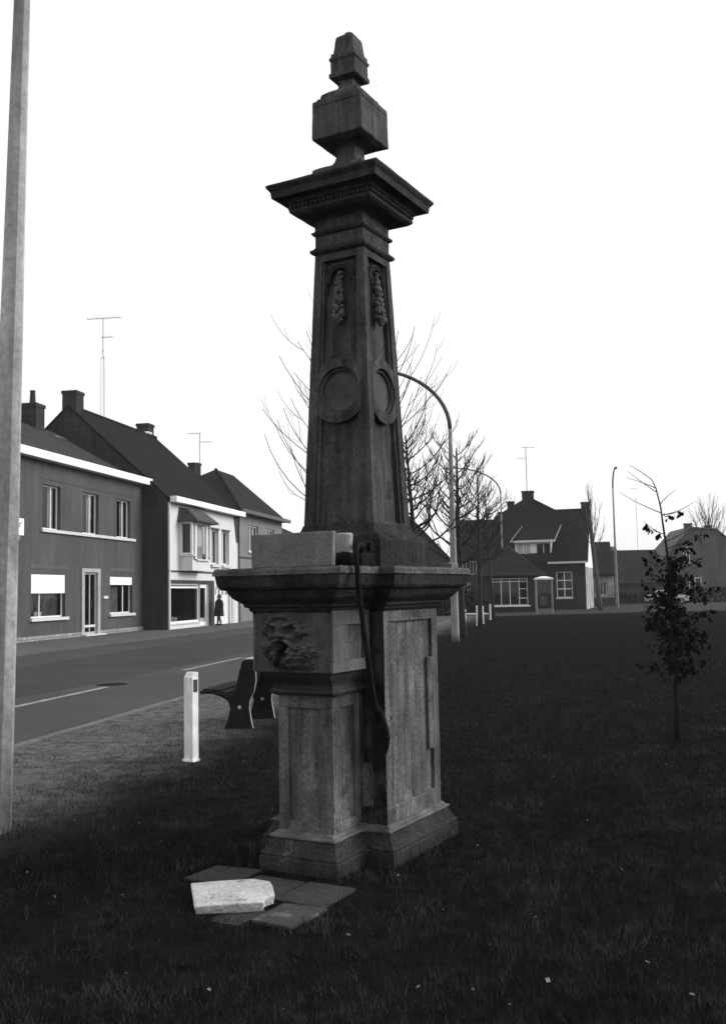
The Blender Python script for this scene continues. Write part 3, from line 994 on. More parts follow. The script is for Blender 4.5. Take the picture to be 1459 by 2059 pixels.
def chimney(parent, x, y, z0, z1, wx=0.55, wy=0.6, m=BRICKD, pot=0.0, pots=1):
    c = MB()
    c.box(x - wx / 2, x + wx / 2, y - wy / 2, y + wy / 2, z0, z1 - 0.16)
    c.box(x - wx / 2 - 0.04, x + wx / 2 + 0.04, y - wy / 2 - 0.04, y + wy / 2 + 0.04, z1 - 0.16, z1)
    o_ = c.build('chimney', m, parent)
    if pot:
        for k_ in range(pots):
            px_ = x + (k_ - (pots - 1) / 2) * 0.34
            MB().tube([(px_, y, z1 - 0.01), (px_, y, z1 + pot * 0.9), (px_, y, z1 + pot)], [0.15, 0.12, 0.14], 10).build('chimney_pot', m, o_)
    return o_


# ---- house 1: long grey brick house with white gutter
U1, N1 = 31.0, 19.7
W1 = 13.48
h1 = thing('brick_house', 'grey brick terraced house with broad white gutter and white blinds, behind the lamp post', 'house', S(U1, N1), STREET_ROT)
ops1 = []
up1 = [(4.1, 5.5), (7.42, 8.86), (10.68, 12.12)]
for a, b in up1:
    ops1.append((a, b, 4.40, 6.16))
g1 = (3.3, 5.95, 0.93, 2.62)
g2 = (10.0, 12.36, 0.93, 2.60)
d1 = (7.27, 8.97, 0.0, 2.92)
ops1 += [g1, g2, d1]
facade(MB(), 0, W1, 0.0, 7.1, ops1).build('front_wall', BRICK1, h1)
gable_house(h1, W1, 9.1, 7.1, 9.72, BRICKD, TILEG, 4.55, front_over=0.05, side=0.02)
gt = MB().box(0, W1 + 0.30, -0.42, -0.10, 7.06, 7.38)
gt.build('gutter', WHITE, h1, bevel=0.01)
MB().box(0, W1, -0.10, 0.0, 7.0, 7.1).build('soffit', DARKM, h1)
for i, (a, b) in enumerate(up1):
    m_ = a + 0.86
    window(h1, a, b, 4.40, 6.16, 0.14, 0.06, vs=(m_,), curtain=[(m_ + 0.05, b - 0.05, CURT)], frame=WHITE2)
window(h1, *g1, rec=0.14, t=0.06, vs=(g1[0] + 0.85,), curtain=[(g1[0] + 0.3, g1[1], mat('dim_curtain', 0.10, 0.4, 4, 0.95, 0.1, 30, 0.5))], blind=1.88, sill=(0.12, 0.12, 0.12))
window(h1, *g2, rec=0.14, t=0.06, vs=(g2[0] + 1.62,), curtain=[(g2[0], g2[0] + 1.4, mat('mid_curtain', 0.17, 0.3, 4, 0.95, 0.1, 30, 0.4))], blind=2.23, sill=(0.12, 0.12, 0.12))
for (a, b, zz) in ((g1[0] + 0.62, g1[0] + 0.82, 1.0), (g1[0] + 0.95, g1[0] + 1.2, 1.0)):
    MB().tube([((a + b) / 2, 0.27, 0.97), ((a + b) / 2, 0.27, 1.16)], [0.07, 0.1], 9).build('flower_pot', WHITE2, h1)
MB().box(3.95, 12.55, -0.10, 0.001, 4.27, 4.397).build('sill_band', SILL, h1, bevel=0.01)
MB().box(3.9, 12.45, -0.012, 0.001, 6.35, 6.40).build('string_course', DARKM, h1)
for (a, b) in ((g1[0] - 0.15, g1[1] + 0.2), (g2[0] - 0.1, g2[1] + 0.2)):
    MB().box(a, b, -0.012, 0.001, 2.84, 3.0).build('lintel_or_shadow_bar', mat('brick_lintel', 0.085, 0.1, 2, 0.9, 0.2, 40), h1)
MB().box(0, 2.3, -0.05, 0.001, 0, 0.27).build('plinth', RUBBLE, h1)
for a, b in ((2.3, 7.26), (8.98, W1)):
    MB().box(a, b, -0.05, 0.001, 0, 0.25).build('plinth', RUBBLE, h1)
ds_ = MB()
ds_.box(7.27, 7.52, -0.06, 0.10, 0.0, 2.92)
ds_.box(8.72, 8.97, -0.06, 0.10, 0.0, 2.92)
ds_.box(7.52, 8.72, -0.06, 0.10, 2.76, 2.92)
ds_.build('door_surround', STONED, h1)
MB().box(7.2, 9.05, -0.3, 0.2, 0.0, 0.13).build('door_step', SILL, h1)
dr = bars(MB(), 7.52, 8.72, 0.13, 2.76, 0.04, 0.09, 0.09, vs=(8.15,), hs=()).build('door', STONED, h1)
for a, b in ((7.61, 8.105), (8.195, 8.63)):
    MB().add([(a, 0.065, 0.22), (b, 0.065, 0.22), (b, 0.065, 2.67), (a, 0.065, 2.67)], [(0, 1, 2, 3)]).build('pane', GLASS, dr)
rb_ = MB().box(7.3, 8.95, 0.23, 2.2, 0.0, 2.9)
rb_.f = [f for k_, f in enumerate(rb_.f) if k_ != 2]
rb_.build('hall', ROOM, dr)
MB().box(7.6, 8.6, 0.01, 0.04, 0.42, 0.52).build('letter_slot', SILL, dr)
MB().tube([(8.23, 0.0, 1.25), (8.23, 0.0, 1.55)], 0.025, 6).build('handle', DARKM, dr)
MB().box(9.3, 9.72, -0.06, 0.001, 1.62, 1.74).build('letter_box', SILL, h1)
chimney(h1, 11.3, 4.6, 9.2, 10.9, 0.8, 0.8, BRICKD, 0.66)
MB().box(12.3, 13.45, 3.95, 4.1, 9.44, 9.53).build('roof_flashing', SILL, h1)
sg = thing('wall_sign', 'small white lightbox sign on the brick house wall beside the lamp post', 'sign', S(33.0, N1 - 0.22), STREET_ROT)
MB().box(-0.75, 0.38, 0, 0.2, 4.03, 4.66).build('sign_box', WHITE, sg, bevel=0.01)
fc = bpy.data.curves.new('sign_text', 'FONT')
fc.body = 'Bar'
fc.size = 0.4
fc.extrude = 0.004
fo = bpy.data.objects.new('tmp_text', fc)
COL.objects.link(fo)
dg = bpy.context.evaluated_depsgraph_get()
tm = bpy.data.meshes.new_from_object(fo.evaluated_get(dg))
bpy.data.objects.remove(fo)
to = bpy.data.objects.new('lettering', tm)
COL.objects.link(to)
to.parent = sg
to.location = (-0.36, -0.005, 4.32)
to.rotation_euler = (PI / 2, 0, 0)
tm.materials.clear()
tm.materials.append(DARKM)
MB().box(-0.4, 0.15, 0.02, 0.16, 3.86, 4.03).build('lamp_box', mat('sign_lamp', 0.2, 0.1, 4), sg)

# ---- house 2: white shop house under a steep dark roof
U2, N2 = 44.52, 18.4
W2 = 10.65
h2 = thing('shop_house', 'white rendered house with bay window, shop front and steep dark tiled roof', 'house', S(U2, N2), STREET_ROT)
ops2 = [(5.98, 7.2, 3.36, 5.26), (7.72, 8.95, 3.36, 5.26), (0.25, 4.28, 0.34, 2.30), (4.28, 5.55, 0.08, 2.30), (6.55, 9.05, 0.06, 2.1), (1.9, 3.75, 3.3, 5.3)]
facade(MB(), 0, W2, 0.0, 6.35, ops2).build('front_wall', STUCCO, h2)
rf2 = gable_house(h2, W2, 10.4, 6.35, 11.12, BRICKD, TILED, 5.25, front_over=0.1, side=0.05)
gt = MB()
gt.box(0.0, W2, -0.46, -0.12, 6.22, 6.50)
gt.build('gutter', WHITE, h2, bevel=0.01)
MB().box(0, W2, -0.12, 0.0, 6.2, 6.32).build('soffit', DARKM, h2)
for i in range(30):
    x = 0.1 + i * 0.355
    MB().tube([(x, 5.25, 11.19), (x + 0.33, 5.25, 11.20), (x + 0.36, 5.25, 11.21)], [0.12, 0.14, 0.15], 7).build('ridge_tile', TILED, rf2)
chimney(h2, 0.5, 5.25, 10.9, 12.0, 0.8, 0.75, BRICKD)
cB = chimney(h2, 10.1, 5.6, 10.8, 11.95, 0.8, 0.75, BRICKD)
MB().ball((9.5, 5.2, 11.28), (0.42, 0.3, 0.12), 9, 5).build('ridge_mortar', SILL, rf2)
for a, b in ((5.98, 7.2), (7.72, 8.95)):
    window(h2, a, b, 3.36, 5.26, 0.16, 0.08, vs=(a + 0.62,), curtain=[(a + 0.3, b, mat('grey_curtain', 0.32, 0.15, 3, 0.95, 0.1, 30, 0.2))], sill=(0.1, 0.14, 0.16))
    MB().box(a - 0.05, b + 0.05, -0.06, 0.001, 5.262, 5.34).build('lintel_or_shadow_bar', DARKM, h2)  # dark bar paints in the shadow line at the window head
# bay window
bay = MB()
BX0, BX1, BP = 1.50, 4.05, 0.66
for q in ([(BX0, 0.0), (BX0, -BP)], [(BX1, -BP), (BX1, 0.0)]):
    bay.poly_extrude([(q[0][0], min(q[0][1], q[1][1]), 2.92), (q[0][0], max(q[0][1], q[1][1]), 2.92), (q[0][0], max(q[0][1], q[1][1]), 3.62), (q[0][0], min(q[0][1], q[1][1]), 3.62)], (0.12 if q[0][0] == BX0 else -0.12, 0, 0))
bay.box(BX0 + 0.12, BX1 - 0.12, -BP, -BP + 0.12, 2.92, 3.42)
bay.box(BX0 + 0.12, BX1 - 0.12, -BP + 0.12, 0, 2.92, 3.0)
bb_ = bay.build('bay', STUCCO, h2)
MB().box(BX0 - 0.05, BX0 + 0.45, -BP - 0.08, 0.0, 3.62, 3.70).build('bay_sill', SILL, bb_)
MB().box(BX0 + 0.45, BX1 - 0.35, -BP - 0.10, -BP + 0.1, 3.42, 3.50).build('bay_sill', SILL, bb_)
MB().box(BX1 - 0.35, BX1 + 0.05, -BP - 0.08, 0.0, 3.62, 3.70).build('bay_sill', SILL, bb_)
bfr = MB()
for x in (BX0 + 0.04, BX1 - 0.04):
    for y in (-BP + 0.04, -0.05):
        bfr.box(x - 0.06, x + 0.06, y - 0.06, y + 0.06, 3.70, 5.35)
for x in (BX0 + 0.42, BX0 + 0.56, BX1 - 0.52, BX1 - 0.36):
    bfr.box(x - 0.05, x + 0.05, -BP - 0.01, -BP + 0.08, 3.5, 5.35)
for x in (BX0 + 0.04, BX1 - 0.04):
    bfr.box(x - 0.03, x + 0.03, -BP + 0.1, -0.1, 3.72, 3.80)
    bfr.box(x - 0.03, x + 0.03, -BP + 0.1, -0.1, 5.25, 5.35)
bfr.box(BX0 + 0.1, BX1 - 0.1, -BP + 0.0, -BP + 0.07, 5.25, 5.35)
bwf = bfr.build('bay_window', WHITE2, h2)
for poly in ([(BX0 + 0.04, -BP + 0.1), (BX0 + 0.04, -0.1)], [(BX1 - 0.04, -BP + 0.1), (BX1 - 0.04, -0.1)], [(BX0 + 0.6, -BP + 0.04), (BX1 - 0.56, -BP + 0.04)], [(BX0 + 0.1, -BP + 0.04), (BX0 + 0.37, -BP + 0.04)], [(BX1 - 0.31, -BP + 0.04), (BX1 - 0.1, -BP + 0.04)]):
    (xa, ya), (xb, yb) = poly
    MB().add([(xa, ya, 3.55), (xb, yb, 3.55), (xb, yb, 5.3), (xa, ya, 5.3)], [(0, 1, 2, 3)]).build('pane', GLASS, bwf)
MB().box(BX0 + 0.7, BX1 - 0.6, -BP + 0.2, -BP + 0.22, 4.15, 5.3).build('curtain', CURTW, bwf)
MB().box(BX0 + 0.7, BX1 - 0.6, -BP + 0.18, -BP + 0.2, 3.5, 4.15).build('lower_curtain', CURT, bwf)
MB().box(BX0 + 0.14, BX1 - 0.14, -0.3, -0.02, 3.0, 5.34).build('bay_back', ROOM, bwf)
cv = MB()                                                # dark mansard hood over the bay
t0 = [(BX0 - 0.1, 0.0, 6.08), (BX1 + 0.2, 0.0, 6.08), (BX1 - 0.1, -0.35, 6.02), (BX0 + 0.1, -0.35, 6.02)]
b0 = [(BX0 - 0.35, 0.0, 5.34), (BX1 + 0.55, 0.0, 5.34), (BX1 + 0.35, -1.02, 5.34), (BX0 - 0.2, -1.02, 5.34)]
b1 = [(x, y, 5.42) for x, y, z in b0]
cv.add(t0 + b1 + b0, [(3, 2, 1, 0), (0, 1, 5, 4), (1, 2, 6, 5), (2, 3, 7, 6), (3, 0, 4, 7), (4, 5, 9, 8), (5, 6, 10, 9), (6, 7, 11, 10), (7, 4, 8, 11), (8, 9, 10, 11)])
cv.build('bay_hood', mat('slate_hood', 0.042, 0.15, 1.5, 0.8, 0.3, 20, 0.15, fine=0.2, courses=4.5), h2)
MB().box(0.0, 6.2, -0.05, 0.001, 2.85, 2.92).build('string_course', DARKM, h2)
# shop front
sw = bars(MB(), 0.25, 4.28, 0.34, 2.30, 0.10, 0.18, 0.09, vs=(), hs=(2.10,)).build('shop_window', WHITE2, h2)
MB().add([(0.34, 0.14, 0.43), (4.19, 0.14, 0.43), (4.19, 0.14, 2.055), (0.34, 0.14, 2.055)], [(0, 1, 2, 3)]).build('pane', GLASS, sw)
MB().box(0.34, 4.19, 0.12, 0.15, 2.145, 2.21).build('fascia', DARKM, sw)
rb_ = MB().box(0.2, 5.5, 0.30, 3.0, 0.1, 2.4)
rb_.f = [f for k_, f in enumerate(rb_.f) if k_ != 2]
rb_.build('shop_interior', ROOM, sw)
for k_, (x, z) in enumerate(((1.6, 0.5), (1.75, 0.55), (1.95, 0.5), (2.15, 0.52))):
    MB().ball((x, 0.5, z), (0.1, 0.08, 0.12), 8, 5).build('display_plant', CURT, sw)
MB().box(0.2, 4.25, -0.06, 0.1, 0.28, 0.338).build('shop_sill', SILL, sw)
sd = bars(MB(), 4.29, 5.54, 0.10, 2.27, 0.10, 0.18, 0.20, vs=(), hs=()).build('shop_door', WHITE2, h2)
MB().add([(4.47, 0.14, 0.28), (5.36, 0.14, 0.28), (5.36, 0.14, 2.1), (4.47, 0.14, 2.1)], [(0, 1, 2, 3)]).build('pane', GLASS, sd)
MB().box(4.47, 5.36, 0.16, 0.18, 0.28, 0.5).build('kick_panel', WHITE2, sd)
MB().box(0.22, 6.35, -0.03, 0.001, 2.303, 2.46).build('shop_header', DARKM, h2)
MB().box(5.56, 6.35, -0.035, 0.001, 0.0, 2.302).build('dark_pillar', mat('dark_tile', 0.04, 0.1, 3, 0.4, 0.05), h2)
gd = MB().box(6.55, 9.05, 0.12, 0.18, 0.06, 2.1).build('garage_door', WHITE2, h2)
for k_ in range(4):
    x = 6.75 + k_ * 0.6
    MB().box(x, x + 0.3, 0.112, 0.13, 1.68, 2.0).build('small_pane', DARKM, gd)
    MB().box(x + 0.13, x + 0.17, 0.105, 0.12, 1.68, 2.0).build('glazing_bar', WHITE2, gd)
for k_ in range(9):
    MB().box(6.6 + k_ * 0.27, 6.61 + k_ * 0.27, 0.112, 0.13, 0.1, 1.62).build('board_joint', CURT, gd)
MB().box(9.3, 9.7, -0.05, 0.001, 0.0, 2.85).build('pilaster', mat('pilaster_grey', 0.5, 0.15, 3, 0.9, 0.2, 30, 0.3), h2)
MB().tube([(0.06, -0.06, 0.0), (0.06, -0.06, 6.2)], 0.05, 8).build('downpipe', WHITE2, h2)
MB().tube([(10.5, -0.07, 0.0), (10.5, -0.07, 4.75), (10.3, -0.12, 5.4), (10.2, -0.2, 6.22)], 0.05, 8).build('downpipe', DARKM, h2)
MB().poly_extrude([(9.75, -0.02, 6.2), (10.2, -0.02, 4.72), (10.64, -0.02, 4.72), (10.64, -0.02, 6.2)], (0, -0.03, 0)).build('slate_cheek', mat('slate_cheek', 0.05, 0.1, 3), h2)

# ---- house 3: grey house with hipped roof
U3, N3 = 55.2, 18.62
W3 = 10.0
h3 = thing('hip_roof_house', 'grey rendered house with dark hipped roof, beyond the white shop house', 'house', S(U3, N3), STREET_ROT)
ops3 = [(2.55, 4.55, 4.3, 5.95), (6.1, 8.1, 4.3, 5.95), (2.5, 4.6, 0.9, 2.5), (6.3, 7.4, 0.1, 2.5)]
facade(MB(), 0, W3, 0, 6.75, ops3).build('front_wall', STUCG, h3)
g = MB()
g.add([(0, 0, 0), (0, 8, 0), (0, 8, 6.75), (0, 0, 6.75)], [(3, 2, 1, 0)])
g.add([(W3, 0, 0), (W3, 8, 0), (W3, 8, 6.75), (W3, 3.5, 9.95), (W3, 0, 6.75)], [(0, 1, 2, 3, 4)])
g.add([(0, 8, 0), (W3, 8, 0), (W3, 8, 6.75), (0, 8, 6.75)], [(3, 2, 1, 0)])
g.build('side_walls', STUCG, h3)
MB().add([(-0.1, -0.4, 6.62), (W3 + 0.1, -0.4, 6.62), (W3 + 0.1, 8.4, 6.62), (-0.1, 8.4, 6.62), (6.5, 3.5, 10.0), (W3 + 0.1, 3.5, 10.0)],
         [(0, 1, 5, 4), (2, 3, 4, 5), (3, 0, 4), (1, 2, 5), (3, 2, 1, 0)]).build('roof', TILEM, h3)
for i in range(12):
    f0, f1 = i / 12, (i + 1) / 12
    pa, pb_ = Vector((-0.1, -0.4, 6.62)).lerp(Vector((6.5, 3.5, 10.0)), f0), Vector((-0.1, -0.4, 6.62)).lerp(Vector((6.5, 3.5, 10.0)), f1)
    MB().tube([pa, pb_], [0.09, 0.11], 6).build('hip_tile', TILED, h3)
MB().box(-0.1, W3 + 0.3, -0.56, -0.40, 6.52, 6.74).build('gutter', mat('grey_gutter', 0.09, 0.1, 2), h3)
MB().box(-0.1, W3 + 0.15, -0.40, 0.0, 6.55, 6.61).build('soffit', DARKM, h3)
for a, b, c, d in ops3[:3]:
    window(h3, a, b, c, d, 0.12, 0.08, vs=(a + 0.66, a + 1.33), curtain=[(a + 0.3, b - 0.3, CURT)], sill=(0.1, 0.1, 0.1))
MB().box(6.3, 7.4, 0.1, 0.16, 0.1, 2.5).build('door', DARKM, h3)
MB().box(0, W3, -0.03, 0.001, 3.85, 3.95).build('string_course', DARKM, h3)
chimney(h3, 5.95, 4.9, 8.6, 10.42, 0.5, 0.45, BRICKD)
chimney(h3, 6.6, 4.9, 8.6, 10.48, 0.5, 0.45, BRICKD)

# ---- house 4: low house further along
h4 = thing('low_house', 'low dark roofed house glimpsed between the hip roof house and the pump', 'house', S(65.6, 18.7), STREET_ROT)
W4 = 11.0
facade(MB(), 0, W4, 0, 5.4, [(2, 3.4, 3.2, 4.8), (6.5, 7.9, 3.2, 4.8), (2, 4, 0.9, 2.4)]).build('front_wall', STUCG, h4)
gable_house(h4, W4, 7, 5.4, 7.0, STUCG, TILEM, 3.5)
for a, b, c, d in ((2, 3.4, 3.2, 4.8), (6.5, 7.9, 3.2, 4.8), (2, 4, 0.9, 2.4)):
    window(h4, a, b, c, d, 0.12, 0.08, vs=((a + b) / 2,))

# ------------------------------------------------------------------ brick house with dormer at the end of the green
BR = R(-17)
hb = thing('dormer_house', 'dark brick house with white dormer, chimneys and white right gable, beyond the phone booth', 'house', (10.55, 80.2, 0), BR)
WB = 7.3                                                  # front width
opsb = [(5.0, 6.25, 0.95, 3.02)]
facade(MB(), 0, WB, 0, 4.05, opsb).build('front_wall', BRICKH, hb)
DEPB, RIDB = 8.2, 8.15
gb = MB()
gb.add([(0, 0, 0), (0, DEPB, 0), (0, DEPB, 4.05), (0, DEPB / 2, RIDB), (0, 0, 4.05)], [(4, 3, 2, 1, 0)])
gb.add([(0, DEPB, 0), (WB, DEPB, 0), (WB, DEPB, 4.05), (0, DEPB, 4.05)], [(3, 2, 1, 0)])
gb.build('rear_walls', BRICKH, hb)
MB().add([(WB, 0, 3.4), (WB, DEPB, 3.4), (WB, DEPB, 4.05), (WB, DEPB / 2, RIDB - 0.1), (WB, 0, 4.05)], [(0, 1, 2, 3, 4)]).build('white_gable', WHITE, hb)
MB().add([(WB, 0, 0), (WB, DEPB, 0), (WB, DEPB, 3.4), (WB, 0, 3.4)], [(0, 1, 2, 3)]).build('lower_side_wall', mat('blotchy_white', 0.27, 0.6, 0.7, 0.95, 0.2, 20, 0.25, fine=0.3), hb)
rB = MB()
sB = (RIDB - 4.05) / (DEPB / 2)
pr = [(-0.35, 4.05 - 0.35 * sB), (DEPB / 2, RIDB), (DEPB + 0.35, 4.05 - 0.35 * sB)]
aa = [(-0.15, y, z + 0.02) for y, z in pr] + [(-0.15, y, z + 0.2) for y, z in reversed(pr)]
ab = [(WB + 0.25, y, z + 0.02) for y, z in pr] + [(WB + 0.25, y, z + 0.2) for y, z in reversed(pr)]
rB.add(aa + ab, [(0, 1, 4, 5), (1, 2, 3, 4), (11, 10, 7, 6), (10, 9, 8, 7), (5, 4, 10, 11), (4, 3, 9, 10), (1, 0, 6, 7), (2, 1, 7, 8), (0, 5, 11, 6), (3, 2, 8, 9)])
rBo = rB.build('roof', TILED, hb)
MB().box(4.4, WB + 0.2, -0.5, -0.36, 3.66, 3.82).build('gutter', SILL, hb)
window(hb, 5.0, 6.25, 0.95, 3.02, 0.1, 0.07, vs=(5.62,), hs=(1.65, 2.33), frame=WHITE2, sill=(0.06, 0.1, 0.1))
# shed dormer
dm = MB()
DX0, DX1, DY, DZ0, DZ1 = 1.75, 4.65, 0.25, 4.28, 5.50
dm.box(DX0, DX1, DY + 0.08, DY + 2.2, DZ0, DZ1 - 0.02)
dmo = dm.build('dormer', WHITE2, hb)
MB().add([(DX0 - 0.3, DY - 0.25, DZ1), (DX1 + 0.35, DY - 0.25, DZ1), (DX1 + 0.6, DY + 2.3, DZ1 + 1.35), (DX0 + 0.35, DY + 2.3, DZ1 + 1.35),
          (DX0 - 0.3, DY - 0.25, DZ1 + 0.1), (DX1 + 0.35, DY - 0.25, DZ1 + 0.1), (DX1 + 0.6, DY + 2.3, DZ1 + 1.45), (DX0 + 0.35, DY + 2.3, DZ1 + 1.45)],
         [(3, 2, 1, 0), (4, 5, 6, 7), (0, 1, 5, 4), (1, 2, 6, 5), (2, 3, 7, 6), (3, 0, 4, 7)]).build('dormer_roof', TILED, dmo)
for (xa, xb) in (((DX0 - 0.32, DX0 + 0.33)), ((DX1 + 0.33, DX1 + 0.62))):
    MB().tube([(xa, DY - 0.27, DZ1 + 0.06), (xb, DY + 2.3, DZ1 + 1.42)], 0.045, 6).build('barge_board', mat('barge_grey', 0.25, 0.2, 3), dmo)
MB().box(DX0 - 0.32, DX1 + 0.37, DY - 0.33, DY - 0.25, DZ1 - 0.06, DZ1 + 0.12).build('fascia', SILL, dmo)
for (a, b, m_) in ((DX0 + 0.12, DX0 + 0.62, CURT), (DX0 + 0.72, DX0 + 1.22, CURT), (DX0 + 1.75, DX0 + 2.25, DARKM), (DX0 + 2.33, DX0 + 2.8, DARKM)):
    p0 = MB().box(a, b, DY + 0.04, DY + 0.079, DZ0 + 0.14, DZ1 - 0.18).build('dormer_pane', mat('dormer_glass_dark', 0.012, 0.1, 4, 0.5, 0, spec=0.1) if m_ is DARKM else CURT, dmo)
# left cross wing with stepped outline and chimneys
cw = MB()
cw.add([(-0.6, 4.6, 0), (5.3, 4.6, 0), (5.3, 4.6, 7.9), (2.7, 4.6, 9.35), (1.9, 4.6, 9.35), (-0.6, 4.6, 7.95),
        (-0.6, 8.2, 0), (5.3, 8.2, 0), (5.3, 8.2, 7.9), (2.7, 8.2, 9.35), (1.9, 8.2, 9.35), (-0.6, 8.2, 7.95)],
       [(0, 1, 2, 3, 4, 5), (11, 10, 9, 8, 7, 6), (0, 5, 11, 6), (1, 7, 8, 2), (2, 8, 9, 3), (3, 9, 10, 4), (4, 10, 11, 5)])
cw.build('cross_wing', BRICKH, hb)
MB().poly_extrude([(5.45, 4.4, 7.92), (2.6, 4.4, 9.5), (2.6, 4.4, 9.38), (5.45, 4.4, 7.8)], (0, 3.9, 0)).build('wing_verge', TILED, hb)
chimney(hb, 2.3, 5.0, 9.0, 10.1, 0.95, 0.7, BRICKH)
chimney(hb, 0.75, 5.4, 7.8, 9.3, 0.55, 0.6, BRICKH)
chimney(hb, WB - 0.1, DEPB / 2, 7.7, 8.85, 0.72, 0.7, BRICKH)

# low bay building with hipped roof in front of it
by = thing('pavilion', 'low dark brick building with hipped roof and tall white barred windows', 'building', (8.65, 72.4, 0), R(-4))
WP = 4.15
facade(MB(), 0, WP, 0, 2.85, [(0.72, 3.3, 0.52, 2.5)]).build('front_wall', BRICKH, by)
for x in (0.0, WP):
    MB().add([(x, 0, 0), (x, 3.6, 0), (x, 3.6, 2.85), (x, 0, 2.85)], [(0, 1, 2, 3)] if x else [(3, 2, 1, 0)]).build('side_wall', BRICKH, by)
MB().add([(-0.45, -0.45, 2.78), (WP + 0.45, -0.45, 2.78), (WP + 0.45, 4.6, 2.78), (-0.45, 4.6, 2.78), (1.95, 2.0, 5.0), (2.25, 3.0, 5.0)],
         [(0, 1, 4), (1, 2, 5, 4), (2, 3, 5), (3, 0, 4, 5), (3, 2, 1, 0)]).build('roof', TILEM, by)
MB().box(-0.45, WP + 0.45, -0.5, -0.44, 2.7, 2.86).build('fascia', DARKM, by)
window(by, 0.72, 3.3, 0.52, 2.5, 0.08, 0.05, vs=(1.37, 2.01, 2.68), hs=(2.26,), frame=WHITE2, curtain=[(1.3, 2.6, mat('dark_drape', 0.05, 0.3, 3, 0.95, 0.1, 20, 0.4))])
MB().box(2.7, 3.25, 0.07, 0.1, 1.02, 1.07).build('transom', WHITE2, by)
MB().box(2.7, 3.25, 0.07, 0.1, 1.7, 1.74).build('transom', WHITE2, by)
MB().box(0.6, 3.45, -0.12, 0.05, 0.42, 0.518).build('window_sill', WHITE2, by)

# ------------------------------------------------------------------ phone booth
pbx = thing('phone_booth', 'glazed telephone booth with pale frame standing at the end of the green', 'phone booth', (11.33, 65.2, 0), R(-6))
BW_, BH_ = 1.10, 2.3
pmat = mat('booth_frame', 0.30, 0.1, 3, 0.6, 0.05)
for x in (0.035, BW_ - 0.035):
    for y in (0.035, BW_ - 0.035):
        MB().box(x - 0.035, x + 0.035, y - 0.035, y + 0.035, 0.0, BH_).build('post', pmat, pbx)
MB().loft([[(-0.05, -0.05), (BW_ + 0.05, -0.05), (BW_ + 0.05, BW_ + 0.05), (-0.05, BW_ + 0.05)], [(-0.05, -0.05), (BW_ + 0.05, -0.05), (BW_ + 0.05, BW_ + 0.05), (-0.05, BW_ + 0.05)], [(0.4, 0.4), (0.7, 0.4), (0.7, 0.7), (0.4, 0.7)]], [BH_, BH_ + 0.1, BH_ + 0.22]).build('roof', WHITE2, pbx)
for (x0, x1, y0, y1) in ((0.07, BW_ - 0.07, 0.02, 0.05), (0.07, BW_ - 0.07, BW_ - 0.05, BW_ - 0.02), (0.02, 0.05, 0.07, BW_ - 0.07), (BW_ - 0.05, BW_ - 0.02, 0.07, BW_ - 0.07)):
    MB().box(x0, x1, y0, y1, 0.04, 0.38).build('kick_panel', mat('booth_panel', 0.13, 0.1, 3), pbx)
    xm, ym = (x0 + x1) / 2, (y0 + y1) / 2
    q = [(x0, ym, 0.38), (x1, ym, 0.38), (x1, ym, 2.28), (x0, ym, 2.28)] if x1 - x0 > 0.5 else [(xm, y0, 0.38), (xm, y1, 0.38), (xm, y1, 2.28), (xm, y0, 2.28)]
    MB().add(q, [(0, 1, 2, 3)]).build('pane', glassmat('booth_glass', tint=0.8), pbx)
MB().box(0.36, 0.78, 0.78, 1.0, 0.62, 1.2).build('telephone', mat('phone_box', 0.16, 0.1, 3), pbx)
MB().box(0.1, BW_ - 0.1, BW_ - 0.12, BW_ - 0.06, 0.4, 2.2).build('back_board', mat('booth_back', 0.06, 0.2, 2), pbx)
MB().box(-0.02, BW_ + 0.02, -0.02, BW_ + 0.02, 0, 0.04).build('base', KERB, pbx)

# ------------------------------------------------------------------ far buildings
def simple_house(name, label, loc, rz, W_, dep, eave, ridge, wm, rm, wins=(), yr=None, chims=(), over=0.3):
    h = thing(name, label, 'house', loc, rz)
    facade(MB(), 0, W_, 0, eave, [q[:4] for q in wins]).build('front_wall', wm, h)
    gable_house(h, W_, dep, eave, ridge, wm, rm, yr, over=over)
    for q in wins:
        window(h, *q[:4], rec=0.1, t=0.07, vs=((q[0] + q[1]) / 2,), frame=q[4] if len(q) > 4 else SILL)
    for c_ in chims:
        chimney(h, *c_)
    return h


FARW = mat('far_wall', 0.045, 0.2, 0.6, 0.95, 0.2, 20, 0.15, fine=0.15)
FARR = mat('far_roof', 0.022, 0.2, 0.6, 0.95, 0.3, 14, 0.15, fine=0.25, courses=3.2, spec=0.02)
FARL = mat('far_light', 0.085, 0.2, 0.4, 0.95, 0.2, 20, 0.2, fine=0.15)
# gable-on terrace behind the trees
ga = thing('gabled_house', 'dim gabled house seen behind the bare trees right of the pump shaft', 'house', (1.0, 93, 0), R(8))
gw = MB()
gw.add([(0, 0, 0), (7.2, 0, 0), (7.2, 0, 4.6), (3.4, 0, 8.6), (0, 0, 4.6), (0, 9, 0), (7.2, 9, 0), (7.2, 9, 4.6), (3.4, 9, 8.6), (0, 9, 4.6)],
       [(0, 1, 2, 3, 4), (9, 8, 7, 6, 5), (1, 6, 7, 2), (0, 4, 9, 5)])
gw.build('wall', FARW, ga)
gr_ = MB()
for q in ([(7.5, 4.4), (3.4, 8.7)], [(-0.3, 4.4), (3.4, 8.7)]):
    (xa, za), (xb, zb) = q
    gr_.add([(xa, -0.3, za), (xa, 9.3, za), (xb, 9.3, zb), (xb, -0.3, zb), (xa, -0.3, za + 0.15), (xa, 9.3, za + 0.15), (xb, 9.3, zb + 0.15), (xb, -0.3, zb + 0.15)],
            [(0, 1, 2, 3), (7, 6, 5, 4), (0, 3, 7, 4), (0, 4, 5, 1), (1, 5, 6, 2)])
